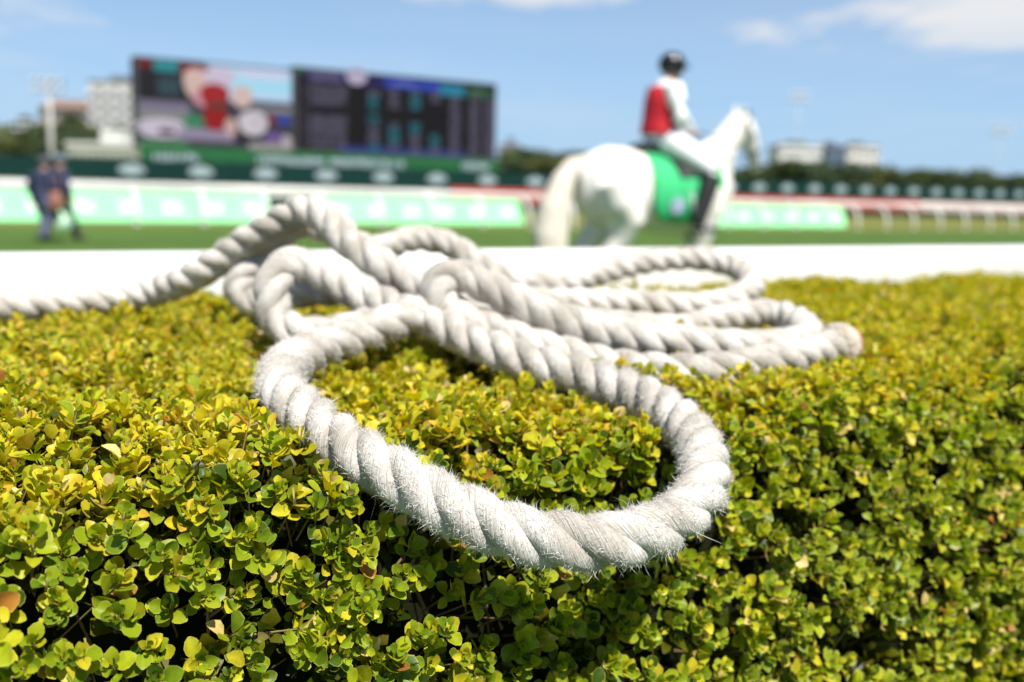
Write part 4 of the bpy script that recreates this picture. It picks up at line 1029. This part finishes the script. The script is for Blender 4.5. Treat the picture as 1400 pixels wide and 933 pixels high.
def tree_meshes(seed, h, rx, fm, n=1500):
    q = np.random.default_rng(seed); mb = MB()
    mb.tube([(0, 0, 0), (.1, 0, h * .25), (0, .1, h * .5), (.1, 0, h * .72)], [h * .035, h * .028, h * .018, h * .006], 8)
    cl = []
    for k in range(15):
        a = q.uniform(0, 2 * PI); r_ = rx * q.uniform(.15, .72); z = h * q.uniform(.34, .86); r_ *= 1.15 - abs(z / h - .55)
        c = np.array([math.cos(a) * r_, math.sin(a) * r_, z]); cl.append((c, rx * q.uniform(.30, .52)))
        mb.tube([(0, 0, h * q.uniform(.22, .5)), tuple(c * .6 + np.array([0, 0, h * .16])), tuple(c)], [h * .013, h * .008, h * .003], 5)
    P, Nn = [], []
    for c, r_ in cl:
        m = n // len(cl); d = unit(q.normal(0, 1, (m, 3))); P.append(c + d * (r_ * q.uniform(.45, 1.08, m) ** .6)[:, None] * np.array([1, 1, .75])); Nn.append(d)
    P = np.concatenate(P); Nn = np.concatenate(Nn); m = len(P); Nn = unit(Nn + q.normal(0, .6, (m, 3))); A = unit(np.cross(Nn, q.normal(0, 1, (m, 3)))); B = np.cross(Nn, A)
    sz = q.uniform(.25, .62, m)[:, None] * h / 9
    V = np.stack([P - A * sz, P - B * sz * .6 + Nn * sz * .15, P + A * sz, P + B * sz * .6 - Nn * sz * .15], 1).reshape(-1, 3)
    cm = quad_mesh('crown', V, np.arange(4 * m).reshape(-1, 4)); cm.materials.append(fm); tm = mb.mesh('trunk'); tm.materials.append(BARK)
    return tm, cm
KINDS = [tree_meshes(40 + i, 8.0, 4.2, FOL[i % 3]) for i in range(6)]
def tree(x, y, z, hs, kind, lab, grp):
    t = empty('tree', (x, y, z), random.uniform(0, 6.28)); t.scale = (hs * 1.15, hs * 1.15, hs); tag(t, lab, 'tree', grp)
    link('trunk', KINDS[kind][0], None, t, True); link('crown', KINDS[kind][1], None, t)
def at(px, D):                             # a spot on the ground seen at bearing px, D metres off
    return (px - 700) / 1361 * D, D
tr_ = random.Random(9)
for i in range(58):                        # belt of trees beyond the fence from the screens onwards
    px = 690 + i * 13.2 + tr_.uniform(-5, 5); D = tr_.uniform(128, 190); x, y = at(px, D)
    top = np.interp(px, [690, 720, 750, 800, 900, 1000, 1060, 1100, 1200, 1300, 1400, 1460], [210, 203, 205, 214, 226, 228, 226, 226, 232, 236, 240, 242])
    yh = 241 + .0277 * px; hh = (yh - top) * D / 1361 + 1.2 + tr_.uniform(-1.0, .5)
    k = tr_.randrange(6)
    where = ['close beside the data screen', 'behind the white horse', 'below the white flat-roofed blocks', 'behind the yellow panel', 'around the slim tower past the yellow panel'][int(np.searchsorted([770, 1045, 1140, 1215], px))]
    tree(x, y, 0, hh / 7.6, k, ['dark green', 'olive green', 'blue-green'][k % 3] + ' bushy tree beyond the fence ' + where, 'trees of the long belt beyond the fence')
for i in range(34):                        # trees and scrub on the hill
    px = -60 + i * 8.4 + tr_.uniform(-4, 4); t_ = tr_.uniform(0, 1); D = 165 + 110 * t_; x, y = at(px, D)
    top = np.interp(px, [-60, 0, 60, 100, 150, 200, 240], [172, 163, 158, 158, 166, 176, 190]) + (1 - t_) * 34
    hh = tr_.uniform(6, 9.5); yh = 241 + .0277 * px; ztop = (yh - top) * D / 1361 + 1.2
    k = tr_.randrange(6)
    where = ['around the shorter floodlight pole', 'below the brown-roofed building', 'below the tall white apartment block', 'behind the video screen'][int(np.searchsorted([52, 125, 190], px))]
    tree(x, y, max(-.5, ztop - hh), hh / 7.6, k, ['dark green', 'olive green', 'blue-green'][k % 3] + ' tree on the scrubby hill ' + where, 'trees on the scrubby hill')

# ------------------------------------------------------------------ buildings
CONC = mat('pale_render', (.70, .68, .64), .8, (.62, .60, .57), .3); TANW = mat('tan_brick', (.34, .28, .22), .85, (.40, .33, .27), .5); GLASS = mat('dark_window_glass', (.03, .04, .05), .12, spec=.6); ROOFM = mat('grey_roof', (.12, .125, .13), .7, (.16, .165, .17), .5); TERRA = mat('brown_roof_tiles', (.17, .11, .08), .85, (.21, .145, .11), .6); BALC = mat('balcony_white', (.66, .66, .65), .7); BLUEG = mat('blue_grey_glazing', (.06, .09, .13), .15, (.08, .11, .16), .4, spec=.6)
def building(px0, px1, ptop, D, depth, floors, cols, wallm, lab, base_z=0, roofm=None, glass=GLASS, balc=False, gable=False, wh=.55):
    x0, y = at(px0, D); x1, _ = at(px1, D); pm = (px0 + px1) / 2; yh = 241 + .0277 * pm; H = (yh - ptop) * D / 1361 + 1.2 - base_z; w = x1 - x0
    b = empty('building', ((x0 + x1) / 2, y, base_z), 0); tag(b, lab, 'building')
    mb = MB(); mb.box(-w / 2, w / 2, 0, depth, 0, H); mb.build('wall', wallm, b)
    mb = MB()
    if gable:
        a = [(-w / 2 - .5, -.5, H + .01), (w / 2 + .5, -.5, H + .01), (w / 2 + .5, depth + .5, H + .01), (-w / 2 - .5, depth + .5, H + .01)]; r1, r2 = (-w / 2 + 1, depth / 2, H + 3), (w / 2 - 1, depth / 2, H + 3)
        mb.face([a[0], a[1], r2, r1]); mb.face([a[2], a[3], r1, r2]); mb.face([a[1], a[2], r2]); mb.face([a[3], a[0], r1]); mb.face(a[::-1])
    else:
        mb.box(-w / 2 - .2, w / 2 + .2, -.2, depth + .2, H + .003, H + .5); mb.box(-w * .18, w * .15, depth * .3, depth * .7, H + .503, H + 2.2)
    mb.build('roof', roofm or ROOFM, b)
    fh = H / floors; cw = w / cols
    mw = MB(); mw.box(-cw * .36, cw * .36, -.06, -.004, 0, fh * wh); wm = mw.mesh('window'); wm.materials.append(glass)
    ms = MB(); ms.box(-cw * .40, cw * .40, -.28, -.004, -.14, -.004); sm = ms.mesh('sill'); sm.materials.append(BALC)
    mo = MB(); mo.box(-cw * .47, cw * .47, -1.3, -.004, -.2, -.02); mo.box(-cw * .47, cw * .47, -1.3, -1.2, -.018, fh * .34); om = mo.mesh('balcony'); om.materials.append(BALC)
    for r_ in range(floors):
        for c_ in range(cols):
            o = link('window', wm, None, b); o.location = (-w / 2 + (c_ + .5) * cw, 0, r_ * fh + fh * .27)
            s2 = link('sill', sm, None, o)
            if balc and c_ % 2 == 0 and r_ > 0: k_ = link('balcony', om, None, b); k_.location = (-w / 2 + (c_ + .5) * cw, 0, r_ * fh + fh * .1)
    return b
building(126, 189, 118, 268, 14, 9, 6, mat('hazed_white_render', (.50, .49, .47), .85, (.43, .42, .40), .3), 'tall white apartment block on the hill beside the video screen', 0, balc=True, wh=.28, glass=mat('pale_window_glass', (.16, .17, .18), .2))  # white wall greyed in its colour for the haze of distance
building(58, 128, 152, 285, 14, 3, 8, TANW, 'long low brick building with brown roof on the hilltop', 10, TERRA, gable=True)
building(94, 186, 202, 125, 12, 2, 9, mat('sage_cladding', (.30, .32, .26), .8, (.36, .38, .31), .4), 'low sage-grey clad shed with pale flat roof behind the fence', 0, mat('pale_metal_roof', (.52, .53, .48), .5), wh=.3)
building(676, 706, 203, 215, 12, 3, 4, TANW, 'small tan brick building peeping out beside the data screen', 0)
building(1052, 1112, 201, 430, 20, 5, 8, BALC, 'white flat-roofed building above the trees beside the horse head', 0, ROOFM, wh=.35)
building(1115, 1142, 202, 428, 20, 5, 3, BLUEG, 'narrow blue-grey glazed building between two white blocks', 0, ROOFM, BLUEG)
building(1143, 1186, 202, 432, 20, 5, 5, CONC, 'white block with dark roof adjoining the blue-grey glazed building', 0, ROOFM, wh=.4)

# ------------------------------------------------------------------ floodlight towers
POLE = mat('painted_pole', (.48, .48, .45), .5, (.42, .42, .40), 1); LAMP = mat('floodlight_housing', (.12, .13, .14), .4, metal=.4); LENS = mat('floodlight_glass', (.5, .55, .58), .1, spec=.7)
def tower(px, ptop, D, lab, r=.35):
    x, y = at(px, D); H = (241 + .0277 * px - ptop) * D / 1361 + 1.2
    t = empty('floodlight_tower', (x, y, 0)); tag(t, lab, 'floodlight')
    mb = MB(); mb.tube([(0, 0, 0), (0, 0, H * .5), (0, 0, H)], [r, r * .8, r * .45], 12); mb.build('pole', POLE, t, True)
    mb = MB()
    for k in range(2): mb.box(-2.6, 2.6, -.12, .12, H - 2.0 + k * 1.5, H - 1.85 + k * 1.5)
    mb.build('crossbar', POLE, t)
    lm = MB(); lm.box(-.45, .45, -.6, -.15, -.35, .35); lmm = lm.mesh('lamp'); lmm.materials.append(LAMP); gl = MB(); gl.box(-.38, .38, -.64, -.605, -.28, .28); glm = gl.mesh('glass'); glm.materials.append(LENS)
    for k in range(2):
        for i in range(4):
            o = link('lamp', lmm, None, t); o.location = (-2.1 + i * 1.4, 0, H - 1.45 + k * 1.5 - .45); o.rotation_euler = (R(-18), 0, 0); link('glass', glm, None, o)
tower(73, 112, 160, 'tall pale floodlight tower behind the two walkers', .5)
tower(40, 168, 210, 'shorter pale floodlight pole on the scrubby hill', .6)
tower(1073, 131, 250, 'slim floodlight tower beside the white flat-roofed building', .16)
tower(1345, 176, 265, 'slim floodlight tower beyond the far end of the tree belt', .16)

# yellow banner beyond the fence
YEL = mat('yellow_panel', (.55, .36, .04), .6, (.62, .43, .07), 1.2)
x, y = at(1171, 112); yb = empty('banner', (x, y, 0)); tag(yb, 'yellow panel standing on posts just behind the dark green fence', 'banner')
for i in range(3): mb = MB(); mb.box(-2.3 + i * 1.54, -.78 + i * 1.54, 0, .1, 1.5, 3.05); mb.build('panel', YEL, yb)
for sx in (-2.2, 0, 2.2): mb = MB(); mb.box(sx - .06, sx + .06, .105, .2, 0, 2.9); mb.build('post', STEEL, yb)
